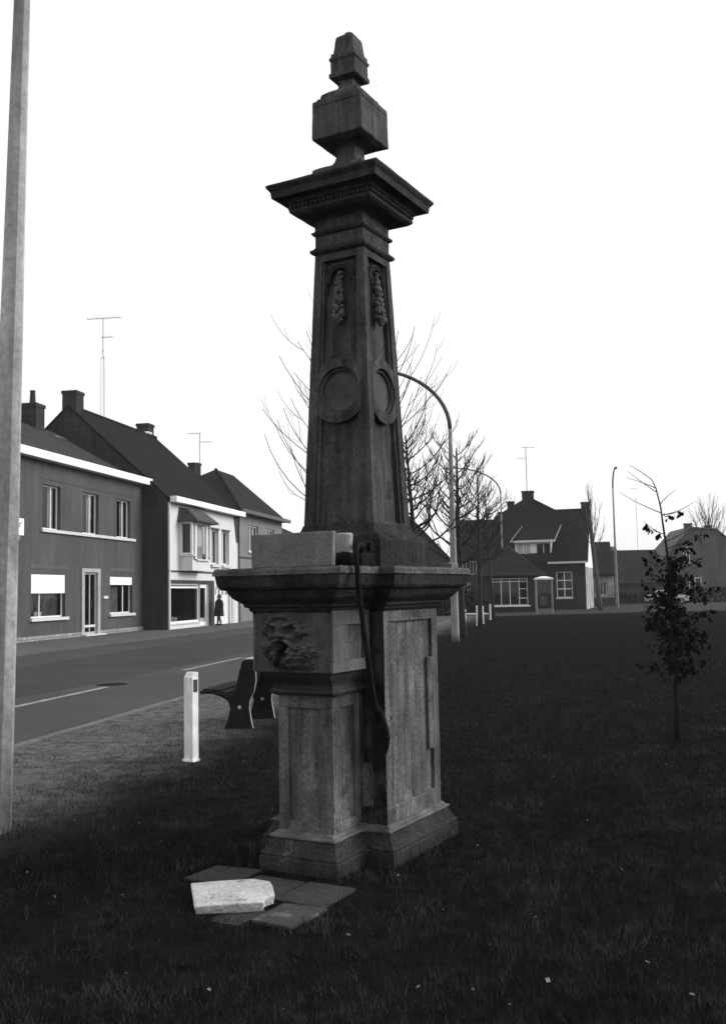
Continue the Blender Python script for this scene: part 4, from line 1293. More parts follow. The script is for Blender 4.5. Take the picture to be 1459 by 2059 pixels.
gr_.build('roof', FARR, ga)
for (a, b, c, d) in ((4.6, 5.5, 3.0, 4.4), (5.8, 6.5, 3.0, 4.4), (4.6, 6.4, 0.8, 2.2)):
    wq = bars(MB(), a, b, c, d, -0.03, 0.0, 0.08, vs=((a + b) / 2,)).build('window', SILL if c < 2 else FARL, ga)
    MB().box(a + 0.08, b - 0.08, -0.02, -0.005, c + 0.08, d - 0.08).build('pane', mat('far_glass', 0.02, 0.1, 4, 0.15, 0, spec=0.5), wq)
MB().box(3.9, 5.0, -0.4, 0.0, 4.15, 4.3).build('white_canopy', WHITE2, ga)
simple_house('terraced_house', 'dark terraced house behind the second curved street lamp', (8.1, 89.5, 0), R(-6), 7.2, 8, 4.7, 8.2, FARW, TILED,
             [(0.6, 1.2, 3.1, 4.3), (1.5, 2.1, 3.1, 4.3), (1.0, 1.5, 0.3, 2.4, WHITE2), (2.4, 2.9, 0.6, 2.4, WHITE2), (3.4, 4.6, 1.0, 2.4)])
simple_house('long_barn', 'long low barn with broad dark roof right of the straight lamp post', (21.6, 101, 0), R(-3), 9.2, 9, 2.2, 5.5, FARW, FARR, [(3.0, 3.8, 0.6, 1.7)])
simple_house('hipped_cottage', 'grey cottage roof rising behind the long barn', (24.0, 118, 0), R(0), 7, 7, 4.2, 6.6, FARL, FARL, [])
gc = simple_house('corner_cottage', 'small white walled cottage with dark roof beside the dormer house', (18.6, 90.5, 0), R(-8), 4.2, 7, 3.0, 5.9, mat('blotchy_white', 0.24), FARR, [(2.9, 3.5, 1.0, 2.2)])
MB().box(0.5, 4.2, -1.5, -1.3, 0, 0.8).build('low_wall', FARW, gc)
rh = thing('tall_gabled_house', 'pale grey house with two chimneys behind the leafy sapling', 'house', (33.0, 108, 0), R(-4))
rw = MB()
rw.add([(0, 0, 0), (11, 0, 0), (11, 0, 3.2), (5.6, 0, 7.75), (2.85, 0, 8.0), (0, 0, 4.9), (0, 9, 0), (11, 9, 0), (11, 9, 3.2), (5.6, 9, 7.75), (2.85, 9, 8.0), (0, 9, 4.9)],
       [(0, 1, 2, 3, 4, 5), (11, 10, 9, 8, 7, 6), (1, 7, 8, 2), (0, 5, 11, 6), (2, 8, 9, 3), (3, 9, 10, 4), (4, 10, 11, 5)])
rw.build('wall', FARL, rh)
for q in ([(-0.3, 4.58), (2.85, 8.02)], [(2.85, 8.02), (5.6, 7.77)], [(5.6, 7.77), (11.4, 2.88)]):
    (xa, za), (xb, zb) = q
    MB().poly_extrude([(xa, -0.25, za), (xb, -0.25, zb), (xb, -0.25, zb + 0.16), (xa, -0.25, za + 0.16)], (0, 9.5, 0)).build('roof_slope', FARL, rh)
chimney(rh, 3.0, 1.5, 7.4, 8.65, 0.75, 0.6, FARW)
chimney(rh, 5.2, 1.5, 7.4, 8.4, 0.7, 0.6, FARW)
for (a, b, c, d) in ((2.0, 2.7, 4.2, 6.0), (7.2, 7.8, 3.8, 5.2), (2.5, 3.8, 1.0, 2.6), (7.0, 8.4, 1.0, 2.6)):
    wq = bars(MB(), a, b, c, d, -0.03, 0.0, 0.08, vs=((a + b) / 2,)).build('window', SILL, rh)
    MB().box(a + 0.08, b - 0.08, -0.02, -0.005, c + 0.08, d - 0.08).build('pane', mat('far_glass', 0.02), wq)
# garden hedges
def hedge(label, x0, x1, y0, y1, h, seed, n_=900):
    r_ = np.random.RandomState(seed)
    b = MB()
    for i in range(n_):
        c = Vector((r_.uniform(x0, x1), r_.uniform(y0, y1), r_.uniform(0.0, h) ** 1.0))
        a = Vector(r_.normal(0, 1, 3)).normalized() * r_.uniform(0.08, 0.2)
        d = Vector(r_.normal(0, 1, 3)).normalized() * r_.uniform(0.08, 0.2)
        b.add([c - a, c + d, c + a, c - d], [(0, 1, 2, 3)])
    t = thing('hedge', label, 'hedge', (0, 0, 0))
    b.build('foliage', LEAF, t)['kind'] = 'stuff'
    s_ = MB()
    for i in range(8):
        x = x0 + (x1 - x0) * (i + 0.5) / 8
        s_.tube([(x, (y0 + y1) / 2, 0), (x + 0.1, (y0 + y1) / 2, h * 0.8)], [0.04, 0.02], 5)
    s_.build('stems', BARK, t)
    return t


hedge('dark low hedge between the straight lamp post and the parked car', 21.5, 28.5, 98.5, 99.6, 1.1, 5)
hedge('dark hedge in front of the tall gabled house', 31.0, 42.0, 99.5, 100.8, 1.5, 6, 1400)
hedge('dark shrubs behind the row of white posts', 6.9, 9.4, 84.5, 86.0, 2.0, 7, 700)
hedge('low dark hedge added to hide the grey road behind the far white bench', 2.6, 8.3, 66.0, 67.0, 0.9, 9, 800)  # made-up hedge, put in to darken the stretch where the road shows grey

# parked car
car = thing('parked_car', 'pale parked car half hidden by the leafy sapling', 'car', (28.6, 93.5, 0), R(172))
cp = [(-1.95, 0.32), (-1.98, 0.62), (-1.85, 0.80), (-1.05, 0.90), (-0.45, 1.32), (0.75, 1.36), (1.35, 0.95), (1.9, 0.86), (1.98, 0.6), (1.95, 0.32)]
b = MB()
secs = []
for yy, ins in ((-0.78, 0.0), (-0.74, 0.0), (0.74, 0.0), (0.78, 0.0)):
    secs.append(yy)
b.poly_extrude([(x, -0.76, z) for x, z in cp], (0, 1.52, 0))
b.build('body', CARP, car, bevel=0.06)
for q in ([(-0.92, 0.93), (-0.42, 1.26), (0.1, 1.28), (0.1, 0.93)], [(0.18, 0.93), (0.18, 1.28), (0.68, 1.28), (1.15, 0.96)]):
    for yy in (-0.768, 0.765):
        MB().poly_extrude([(x, yy, z) for x, z in q], (0, 0.004, 0)).build('side_window', mat('far_glass', 0.02), car)
for x in (-1.2, 1.25):
    for yy in (-0.72, 0.72):
        wl_ = MB().tube([(x, yy - 0.09, 0.30), (x, yy + 0.09, 0.30)], 0.30, 16).build('wheel', TYRE, car)
        MB().tube([(x, yy - 0.1, 0.30), (x, yy + 0.1, 0.30)], 0.17, 12).build('rim', LAMPM, wl_)
for yy in (-0.55, 0.55):
    MB().ball((-1.95, yy, 0.66), (0.04, 0.1, 0.08), 8, 5).build('headlight', WHITE2, car)
MB().box(-2.02, -1.94, -0.75, 0.75, 0.36, 0.46).build('bumper', LAMPM, car)
MB().box(1.94, 2.02, -0.75, 0.75, 0.36, 0.46).build('bumper', LAMPM, car)

# pale bench between the far posts
fb_ = thing('far_bench', 'white slatted bench seat glimpsed between the far white posts', 'bench', S(51.0, 5.4), STREET_ROT - PI / 2 + R(8))
for k_ in range(3):
    MB().box(0.0, 1.75, k_ * 0.16, k_ * 0.16 + 0.14, 0.44, 0.49).build('slat', WHITE2, fb_)
for x in (0.2, 1.5):
    MB().box(x, x + 0.08, 0.02, 0.44, 0.0, 0.44).build('leg', DARKM, fb_)

# ------------------------------------------------------------------ street lamps
def lamp(label, base, rot, lean=(0, 0), H=7.1, reach=2.85, rise=2.0, group='curved street lamps along the green', thick=1.0):
    t = thing('street_lamp', label, 'street lamp', base, rot, group)
    # concrete lower pole (round, tapered), steel bracket arm to local -x
    zs = [0, 0.3, 1.9, 2.0, 4.2, 6.6, H]
    rs = [0.122, 0.121, 0.112, 0.110, 0.085, 0.063, 0.058]
    lx, ly = lean
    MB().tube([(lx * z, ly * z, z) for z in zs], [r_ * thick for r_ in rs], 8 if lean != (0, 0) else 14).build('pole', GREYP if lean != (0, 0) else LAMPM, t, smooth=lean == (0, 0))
    if lean == (0, 0):
        MB().tube([(0, 0, 3.36), (0, 0, 3.46)], 0.105 * thick, 12).build('collar', LAMPM, t)
    pts, rr = [], []
    for k_ in range(14):
        a_ = PI / 2 * k_ / 13
        pts.append((lx * H - reach * (1 - math.cos(a_)), ly * H, H + rise * math.sin(a_)))
        rr.append(0.064 * thick - 0.016 * k_ / 13)
    MB().tube(pts, rr, 8).build('arm', LAMPD, t, smooth=True)
    e_ = pts[-1]
    MB().ball((e_[0] - 0.22, e_[1], e_[2] - 0.02), (0.36, 0.13, 0.09), 10, 6).build('lamp_head', LAMPM, t, smooth=True)
    MB().ball((e_[0] - 0.24, e_[1], e_[2] - 0.08), (0.24, 0.10, 0.07), 10, 6).build('lamp_glass', SILL, t, smooth=True)
    return t


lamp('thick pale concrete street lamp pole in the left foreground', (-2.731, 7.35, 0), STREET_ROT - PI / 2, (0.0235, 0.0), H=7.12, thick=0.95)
lamp('curved street lamp just right of the pump, arching behind its shaft', S(32.9, 3.46), STREET_ROT - PI / 2, (0, 0), H=7.15, reach=2.9, rise=2.2, thick=1.1)
lamp('second curved street lamp, further off above the low pavilion roof', (11.15, 79.2, 0), R(4), (0, 0), H=9.5, reach=3.9, rise=2.05)
lamp('straight looking street lamp standing alone right of the dormer house', (19.17, 75.0, 0), R(84), (0, 0), H=9.3, reach=1.6, rise=1.35)

# ------------------------------------------------------------------ white reflector posts
def post(label, loc, rz, h=0.9, group='white reflector posts along the green'):
    t = thing('marker_post', label, 'post', loc, rz, group)
    a, b = 0.06, 0.045
    lo = [(-a, -b), (a, -b), (a, b), (-a, b)]
    c = MB()
    c.add([(x, y, 0) for x, y in lo] + [(-a, -b, h - 0.055), (a, -b, h - 0.055), (a, b, h), (-a, b, h)] + [(-a * 0.9, -b * 0.2, h), (a * 0.9, -b * 0.2, h)],
          [(3, 2, 1, 0), (0, 1, 5, 4), (1, 2, 6, 9, 5), (2, 3, 7, 6), (3, 0, 4, 8, 7), (4, 5, 9, 8), (8, 9, 6, 7)])
    c.build('post_body', mat('post_paint', 0.72, 0.12, 5, 0.6, 0.1, 60, 0.15, fine=0.1, spots=(14, 0.66, 0.55)), t, bevel=0.004)
    MB().box(a - 0.004, a + 0.004, -b * 0.65, b * 0.65, h - 0.20, h - 0.075).build('reflector', DARKM, t)
    f_ = MB()
    f_.loft([[(x * 1.25, y * 1.3) for x, y in lo], [(x * 1.2, y * 1.2) for x, y in lo]], [0, 0.022])
    f_.build('foot', WHITE, t)
    return t


post('near white marker post with dark reflector beside the bench', (-1.811, 10.284, 0), R(-33), 0.905)
for i, (q, h) in enumerate((((3.259, 36.47, 0), 0.91), ((4.241, 42.15, 0), 0.87), ((5.363, 47.12, 0), 0.95), ((5.915, 49.75, 0), 0.88), ((7.124, 56.07, 0), 0.88))):
    post(('first', 'second', 'third', 'fourth', 'fifth')[i] + ' from the pump in the far row of white marker posts', q, R(-25 + 4 * i), h)

# ------------------------------------------------------------------ bench
bn = thing('park_bench', 'dark curved park bench facing the road, behind the near white post', 'bench', S(12.1, 4.0), STREET_ROT)
# local x: along the street, local y: towards the road
out = [(0.25, 0.0), (0.20, 0.12), (0.17, 0.25), (0.20, 0.345), (0.30, 0.40), (0.42, 0.435), (0.57, 0.43), (0.585, 0.455), (0.57, 0.475), (0.42, 0.478), (0.28, 0.445), (0.18, 0.42), (0.115, 0.45), (0.075, 0.55),
       (0.045, 0.70), (0.01, 0.835), (-0.02, 0.865), (-0.13, 0.87), (-0.155, 0.845), (-0.165, 0.72), (-0.17, 0.6), (-0.145, 0.47), (-0.09, 0.36), (-0.078, 0.26), (-0.10, 0.12), (-0.125, 0.0)]
BENCHM = mat('bench_dark', 0.013, 0.4, 6, 0.8, 0.4, 50, spec=0.1, fine=0.3)
for x in (0.0, 0.98):
    so = MB().poly_extrude([(x, y, z) for y, z in out], (0.05, 0, 0)).build('side_support', BENCHM, bn, bevel=0.012)
    tr = MB()  # painted highlight: pale strip for the lit rear edge of the support
    ed = out[18:]
    for (ya, za), (yb, zb) in zip(ed[:-1], ed[1:]):
        tr.add([(x + 0.015, ya - 0.004, za), (x + 0.045, ya - 0.004, za), (x + 0.045, yb - 0.004, zb), (x + 0.015, yb - 0.004, zb)], [(0, 1, 2, 3)])
    tr.build('edge_highlight', mat('bench_edge_highlight', 0.30, 0.3, 12, 0.6, 0.1, 60, fine=0.3), so)
    MB().tube([(x - 0.012, 0.04, 0.27), (x + 0.0, 0.04, 0.27)], 0.022, 8).build('bolt', CURT, so)
sl = [(0.50, 0.475, 0.05), (0.38, 0.47, 0.2), (0.27, 0.44, 0.25), (0.165, 0.42, -0.2), (0.10, 0.49, -1.15), (0.075, 0.59, -1.35), (0.05, 0.69, -1.4), (0.02, 0.79, -1.35)]
for (y, z, a_) in sl:
    c_, s_ = math.cos(a_) * 0.048, math.sin(a_) * 0.048
    nx_, nz_ = -math.sin(a_) * 0.014, math.cos(a_) * 0.014
    MB().poly_extrude([(0.05, y - c_ + nx_, z - s_ + nz_), (0.05, y + c_ + nx_, z + s_ + nz_), (0.05, y + c_ - nx_, z + s_ - nz_), (0.05, y - c_ - nx_, z - s_ - nz_)], (1.15, 0, 0)).build('slat', BENCHM, bn)
MB().box(0.05, 1.2, -0.13, 0.0, 0.855, 0.877).build('top_rail', mat('bench_top_highlight', 0.3, 0.2, 5, 0.4), bn)  # pale colour paints in the highlight along the top edge

# ------------------------------------------------------------------ television aerials
def aerial(label, base, h, booms, rz, m=DARKM, lattice=False, r=0.022):
    t = thing('television_aerial', label, 'aerial', base, rz, 'rooftop television aerials')
    if lattice:
        ms = MB()
        lz = h * 0.62
        for x, y in ((-0.12, -0.07), (0.12, -0.07), (0, 0.14)):
            ms.tube([(x, y, 0), (x * 0.7, y * 0.7, lz)], 0.008, 4)
        nb = 16
        for k_ in range(nb):
            z0, z1 = lz * k_ / nb, lz * (k_ + 1) / nb
            ms.tube([(-0.12, -0.07, z0), (0.12, -0.07, z1)], 0.006, 4)
            ms.tube([(0.12, -0.07, z1), (0, 0.14, z1)], 0.006, 4)
        ms.tube([(0, 0, lz * 0.96), (0, 0, h)], 0.02, 6)
        ms.build('mast', m, t)
    else:
        MB().tube([(0, 0, 0), (0, 0, h)], r, 6).build('mast', m, t)
    for (z, x0, x1, ne, el) in booms:
        bo = MB().tube([(x0, 0, z), (x1, 0, z)], 0.016, 5).build('boom', m, t)
        for k_ in range(ne):
            x = x0 + (x1 - x0) * (k_ + 0.3) / ne
            MB().tube([(x, -el, z + 0.03), (x, el, z + 0.03)], 0.007, 4).build('element', m, bo)
    return t


AER = mat('aerial_metal', 0.12, 0.2, 5, 0.5, 0)
q = S(U2, N2) + Vector((UX, UY, 0)) * 3.7 + Vector((-UY, UX, 0)) * 5.2
aerial('tall lattice television mast on the steep dark roof', (q.x, q.y, 11.15), 5.5, [(5.5, -0.9, 1.0, 9, 0.35), (4.45, -0.1, 0.55, 5, 0.2), (3.7, -0.06, 0.06, 1, 0.10)], R(-8), AER, True)
q = S(U3, N3) + Vector((UX, UY, 0)) * 7.25 + Vector((-UY, UX, 0)) * 4.9
aerial('television aerial above the twin chimneys of the hip roof house', (q.x, q.y, 8.9), 3.75, [(3.7, -0.85, 0.1, 6, 0.25), (3.1, 0.0, 0.85, 6, 0.2)], R(-5), AER)
aerial('television aerial above the big chimney of the dormer house', (14.15, 84.3, 10.0), 4.0, [(3.9, -0.4, 0.8, 7, 0.3), (2.95, -0.8, 0.05, 6, 0.2)], R(0), AER, r=0.03)
aerial('faint thin aerial mast behind the sapling top', (31.2, 112, 4.0), 8.0, [(8.9, -0.6, 0.2, 5, 0.2)], R(10), AER)


# ------------------------------------------------------------------ bare trees
def limb_path(p, az, el0, el1, L, n=7, wob=0.0, r_=None):
    pts = [Vector(p)]
    for i in range(n):
        f = (i + 0.5) / n
        el = el0 + (el1 - el0) * f ** 0.9
        a = az + (r_.uniform(-wob, wob) if r_ else 0)
        pts.append(pts[-1] + Vector((math.cos(el) * math.cos(a), math.cos(el) * math.sin(a), math.sin(el))) * (L / n))
    return pts


def bare_tree(label, loc, H, clear, rad, nb, seed, tr=0.09, twigs=5, lean=(0, 0), m=BARK, knot=0.0, group='bare pruned trees lining the green', tw=1.0, el=(0.05, 1.25), top=0.55):
    r_ = random.Random(seed)
    t = thing('bare_tree', label, 'tree', loc, 0, group)
    tp_ = []
    rr = []
    for i in range(10):
        f = i / 9
        z = H * 0.86 * f
        tp_.append((lean[0] * z + 0.04 * math.sin(3 * f + seed), lean[1] * z + 0.04 * math.sin(2.3 * f + seed * 2), z))
        rr.append(tr * (1.15 - 0.95 * f) if i else tr * 1.35)
    MB().tube(tp_, rr, 9).build('trunk', m, t, smooth=True)
    cr = MB()

    def at(z):
        f = min(0.999, z / (H * 0.86)) * 9
        i = int(f)
        return Vector(tp_[i]).lerp(Vector(tp_[min(9, i + 1)]), f - i), rr[i]
    for b_ in range(nb):
        f = (b_ + r_.random()) / nb
        z = clear + (H * 0.84 - clear) * f
        base, br_ = at(z)
        az = b_ * 2.399 + r_.uniform(-0.5, 0.5)
        L = rad * (1.35 - top * f) * r_.uniform(0.75, 1.15)
        e0 = el[0] + 0.5 * f + r_.uniform(-0.15, 0.2)
        pts = limb_path(base, az, e0, el[1] + r_.uniform(-0.2, 0.25), L, 8, 0.12 + knot, r_)
        r0 = max(0.012, br_ * 0.33) * tw
        cr.tube(pts, [r0 * (1 - 0.8 * i / 8) + 0.003 for i in range(9)], 5)
        for k_ in range(twigs):
            j = r_.randint(1, 7)
            az2 = az + r_.choice((-1, 1)) * r_.uniform(0.3, 1.1)
            L2 = L * r_.uniform(0.3, 0.65)
            p2 = limb_path(pts[j], az2, e0 + 0.25 + r_.uniform(-0.3, 0.3), el[1] + r_.uniform(-0.15, 0.3), L2, 6, 0.15 + knot, r_)
            cr.tube(p2, [r0 * 0.5 * (1 - 0.75 * i / 6) + 0.0022 * tw for i in range(7)], 4)
            for k2 in range(2 if knot else 1):
                j2 = r_.randint(1, 5)
                p3 = limb_path(p2[j2], az2 + r_.uniform(-1.2, 1.2), 0.3 + r_.uniform(-0.4, 0.5), 1.3, L2 * r_.uniform(0.3, 0.6), 4, 0.2 + knot, r_)
                cr.tube(p3, [r0 * 0.28 * (1 - 0.7 * i / 4) + 0.002 * tw for i in range(5)], 3)
    cr.build('crown', m, t)
    return t


bare_tree('young bare tree hidden behind the pump shaft, long shoots spreading either side', S(17.6, 3.55), 6.5, 2.6, 1.75, 58, 6, 0.06, 1, tw=0.7, el=(0.0, 1.15), top=0.35)
bare_tree('bare tree right behind the pump cornice, first of the row', S(26.3, 3.7), 6.9, 2.9, 1.5, 32, 7, 0.10, 4, lean=(-0.045, 0), knot=0.35, tw=1.3)
bare_tree('bare tree beside the first curved street lamp', S(35.6, 3.5), 8.0, 2.6, 1.55, 32, 9, 0.13, 4, knot=0.35, tw=1.3)
bare_tree('bare tree with thin trunk, third from the pump', S(45.3, 3.6), 8.3, 3.0, 1.4, 28, 12, 0.10, 5, knot=0.3, tw=1.3)
bare_tree('bare tree behind the fifth white post', S(54.0, 3.6), 8.2, 3.2, 1.05, 26, 15, 0.09, 6, knot=0.25, tw=1.3, lean=(-0.03, 0))
bare_tree('pollarded bare tree leaning beside the white gable of the dormer house', (17.3, 72.8, 0), 9.6, 4.3, 1.7, 18, 21, 0.17, 4, lean=(-0.055, 0), m=BARKG, tw=0.9, el=(0.9, 1.45), group='bare trees at the end of the green')
bare_tree('wispy bare tree rising behind the tall gabled house', (41.5, 118, 0), 11.5, 3.0, 3.6, 34, 25, 0.2, 6, m=BARKG, tw=1.4, el=(0.5, 1.3), group='bare trees at the end of the green')

# ------------------------------------------------------------------ leafy sapling on the right
sap = thing('sapling', 'young tree keeping dark withered leaves, alone on the right of the lawn', 'tree', (3.41, 11.0, 0))
sx0 = 3.41
stem = [(3.41, 0.0), (3.425, 0.5), (3.443, 1.03), (3.42, 1.55), (3.389, 2.08), (3.36, 2.4), (3.344, 2.59), (3.30, 2.80), (3.257, 2.90), (3.14, 2.99), (3.01, 3.07)]
MB().tube([(x - sx0, 0.015 * math.sin(z * 3), z) for x, z in stem], [0.034, 0.03, 0.026, 0.02, 0.014, 0.011, 0.009, 0.007, 0.005, 0.004, 0.0025], 8).build('trunk', mat('sapling_bark', 0.018, 0.3, 9, 0.95, 0.3, 60, spec=0.02), sap, smooth=True)
tie = MB().tube([(-0.03, -0.03, 0.98), (0.07, -0.01, 0.98), (0.02, 0.04, 0.98), (-0.03, -0.03, 0.985)], 0.012, 5)
tie.build('tie', IRON, sap)
r_ = random.Random(77)
bra, lv = MB(), MB()


def leaf(c, size, out_=None):
    a = Vector((r_.uniform(-1, 1), r_.uniform(-1, 1), r_.uniform(-1.1, 0.1))).normalized()
    b = a.cross(Vector((r_.uniform(-1, 1), r_.uniform(-1, 1), r_.uniform(-1, 1)))).normalized()
    n_ = a.cross(b)
    w_ = size * 0.33
    c = Vector(c)
    curl = n_ * size * 0.12
    lv.add([c, c + a * size * 0.35 + b * w_ + curl, c + a * size * 0.75 + b * w_ * 0.75, c + a * size, c + a * size * 0.75 - b * w_ * 0.75, c + a * size * 0.35 - b * w_ + curl, c + a * size * 0.5], [(0, 6, 1), (1, 6, 2), (2, 6, 3), (3, 6, 4), (4, 6, 5), (5, 6, 0)])


def stem_at(z):
    for (xa, za), (xb, zb) in zip(stem[:-1], stem[1:]):
        if za <= z <= zb:
            return (xa + (xb - xa) * (z - za) / (zb - za)) - sx0
    return 0.0


# (height, azimuth, length, leaves)
for i in range(56):
    z = 0.66 + 1.30 * (i + r_.random()) / 56
    az = i * 2.4 + r_.uniform(-0.6, 0.6)
    L = (0.46 if z < 1.5 else 0.34) * r_.uniform(0.3, 1.25)
    p_ = limb_path((stem_at(z), 0, z), az, 0.35, 0.5 + r_.uniform(-0.6, 0.4), L, 6, 0.25, r_)
    bra.tube(p_, [0.006 * (1 - 0.7 * k_ / 6) for k_ in range(7)], 4)
    for k_ in range(1, 7):
        if r_.random() < 0.2:
            continue
        for _ in range(r_.randint(2, 8) + (4 if 1.0 < z < 1.75 else 0)):
            leaf(p_[k_] + Vector((r_.uniform(-0.05, 0.05), r_.uniform(-0.05, 0.05), r_.uniform(-0.06, 0.03))), r_.choice((0.03, 0.042, 0.05, 0.06, 0.08)) * r_.uniform(0.8, 1.15))
for (z, az, L, nl, e0, e1) in ((2.12, 0.15, 0.50, 26, 0.25, 0.45), (2.28, PI - 0.1, 0.28, 15, 0.3, 0.9), (2.50, 0.1, 0.24, 13, 0.05, 0.3), (2.02, 2.6, 0.22, 8, 0.2, 0.6), (2.52, PI, 0.52, 0, 0.35, 0.6), (2.62, 0.2, 0.26, 0, 0.9, 0.5), (2.75, PI, 0.42, 0, 0.6, 0.7), (2.80, PI - .2, 0.34, 0, 0.5, 0.3), (2.50, 0.15, 0.42, 0, 0.1, 0.6), (2.2, 0.3, 0.6, 0, 0.3, 0.7)):
    p_ = limb_path((stem_at(z), 0, z), az, e0, e1, L, 7, 0.12, r_)
    bra.tube(p_, [0.0055 * (1 - 0.65 * k_ / 7) for k_ in range(8)], 4)
    for k_ in range(nl):
        q = p_[r_.randint(2, 7)]
        leaf(q + Vector((r_.uniform(-0.03, 0.03), r_.uniform(-0.04, 0.04), r_.uniform(-0.05, 0.02))), r_.uniform(0.05, 0.085))
bra.build('branches', BARK, sap)
tag(lv.build('leaves', LEAF, sap), kind='stuff')

# ------------------------------------------------------------------ person on the far pavement
pr_ = thing('person', 'person in a dark knee length coat walking past the shop front', 'person', S(50.35, 17.9, 0.07), R(-58))
PH = 1.62


def skin(name, pts, edges, radii, m, parent, sub=2, root=0):
    me = bpy.data.meshes.new(name)
    me.from_pydata(pts, edges, [])
    o_ = bpy.data.objects.new(name, me)
    COL.objects.link(o_)
    sk = o_.modifiers.new('skin', 'SKIN')
    for i, v_ in enumerate(me.skin_vertices[0].data):
        v_.radius = radii[i]
        v_.use_root = (i == root)
    sk.use_smooth_shade = True
    ss = o_.modifiers.new('sub', 'SUBSURF')
    ss.levels = sub
    ss.render_levels = sub
    me.materials.append(m)
    o_.parent = parent
    return o_


# local: faces -y, x to her left
P_ = [(0, 0, 0.86), (0, 0.0, 1.08), (0, 0.01, 1.28), (0, 0, 1.36), (0, -0.01, 1.43), (0, -0.03, 1.53), (0, -0.02, 1.58),
      (0.16, 0.01, 1.28), (0.25, 0.06, 1.06), (0.2, -0.02, 0.86), (0.19, -0.05, 0.79),
      (-0.16, 0.01, 1.28), (-0.25, 0.04, 1.05), (-0.22, -0.04, 0.85), (-0.21, -0.07, 0.78),
      (0.08, -0.02, 0.80), (0.08, -0.10, 0.45), (0.08, -0.13, 0.09), (0.08, -0.25, 0.03),
      (-0.08, 0.02, 0.80), (-0.08, 0.02, 0.45), (-0.08, 0.12, 0.10), (-0.08, 0.02, 0.03)]
E_ = [(0, 1), (1, 2), (2, 3), (3, 4), (4, 5), (5, 6), (2, 7), (7, 8), (8, 9), (9, 10), (2, 11), (11, 12), (12, 13), (13, 14), (0, 15), (15, 16), (16, 17), (17, 18), (0, 19), (19, 20), (20, 21), (21, 22)]
Rd = [(0.15, 0.11), (0.14, 0.10), (0.15, 0.10), (0.055, 0.055), (0.05, 0.055), (0.078, 0.095), (0.06, 0.075), (0.07, 0.07), (0.05, 0.05), (0.035, 0.035), (0.03, 0.035), (0.07, 0.07), (0.05, 0.05), (0.035, 0.035), (0.03, 0.035),
      (0.09, 0.09), (0.06, 0.06), (0.038, 0.04), (0.035, 0.03), (0.09, 0.09), (0.06, 0.06), (0.038, 0.04), (0.035, 0.03)]
body = skin('body', P_, E_, Rd, SKIN, pr_)
# coat: closed shell flaring to the knee, with sleeves
cz_ = [(0.48, 0.30, 0.25), (0.50, 0.305, 0.255), (0.80, 0.28, 0.24), (1.0, 0.26, 0.22), (1.18, 0.255, 0.21), (1.30, 0.23, 0.17), (1.37, 0.12, 0.10), (1.41, 0.08, 0.085)]
co = MB()
co.loft([[(a_ * math.cos(t * PI / 9), b_ * math.sin(t * PI / 9) - 0.02, ) for t in range(18)] for z, a_, b_ in cz_], [z for z, a_, b_ in cz_])
for sg_ in (1, -1):
    y8, y9 = (0.06, -0.02) if sg_ > 0 else (0.04, -0.04)
    co.tube([(sg_ * 0.15, 0.0, 1.30), (sg_ * 0.21, 0.02, 1.25), (sg_ * 0.275, y8, 1.06), (sg_ * 0.235, y9 + 0.01, 0.88)], [0.085, 0.09, 0.075, 0.062], 10)
co.build('coat', COAT, body, smooth=True)
st_ = MB()
for L_ in ([(0.08, -0.05, 0.62), (0.08, -0.10, 0.45), (0.08, -0.13, 0.10)], [(-0.08, 0.02, 0.62), (-0.08, 0.02, 0.45), (-0.08, 0.12, 0.11)]):
    st_.tube(L_, [0.075, 0.063, 0.046], 10)
st_.build('stockings', STOCK, body, smooth=True)
sh = MB()
for (x, y0, y1) in ((0.08, -0.08, -0.27), (-0.08, 0.17, -0.02)):
    sh.ball((x, (y0 + y1) / 2, 0.045), (0.048, 0.135, 0.05), 9, 6)
sh.build('shoes', COAT, body, smooth=True)
ha = MB()
ha.ball((0, 0.005, 1.56), (0.10, 0.11, 0.105), 12, 8)
ha.ball((0, 0.055, 1.50), (0.095, 0.07, 0.09), 10, 6)
ha.build('hair', HAIR, body, smooth=True)
fa = MB()
fa.ball((0, -0.075, 1.50), (0.062, 0.06, 0.082), 10, 8)
fa.ball((0, -0.138, 1.495), (0.012, 0.016, 0.02), 6, 5)
for sg_ in (-1, 1):
    fa.ball((sg_ * 0.088, 0.0, 1.50), (0.015, 0.025, 0.032), 6, 5)
fa.build('face', SKIN, body, smooth=True)

# ------------------------------------------------------------------ grass: real blades, thinning with distance
rs = np.random.RandomState(42)
NB = 420000
dist = 2.6 * np.exp(rs.rand(NB) * math.log(46 / 2.6))
ang_ = rs.uniform(R(-36), R(36), NB)
gx, gy = dist * np.sin(ang_), dist * np.cos(ang_)
across = -gx * UY + gy * UX
# keep clear of road, monument, slabs
lx = (gx - PC.x) * math.cos(TH) - (gy - PC.y) * math.sin(TH)
ly = (gx - PC.x) * math.sin(TH) + (gy - PC.y) * math.cos(TH)
ok = across < 6.1
ok &= ~((np.abs(lx) < 0.495) & (np.abs(ly) < 0.495))
ok &= ~((np.abs(lx - PX) < 0.285) & (ly > -0.86) & (ly < 0))
inslab = ((lx > -0.58) & (lx < 0.49) & (ly > -1.3) & (ly < -0.88)) | ((lx > -0.07) & (lx < 0.51) & (ly > -1.7) & (ly < -1.3)) | ((lx > -0.5) & (lx < 0.2) & (ly > -1.5) & (ly < -1.0))
ok &= ~(inslab & (rs.rand(NB) > 0.16))


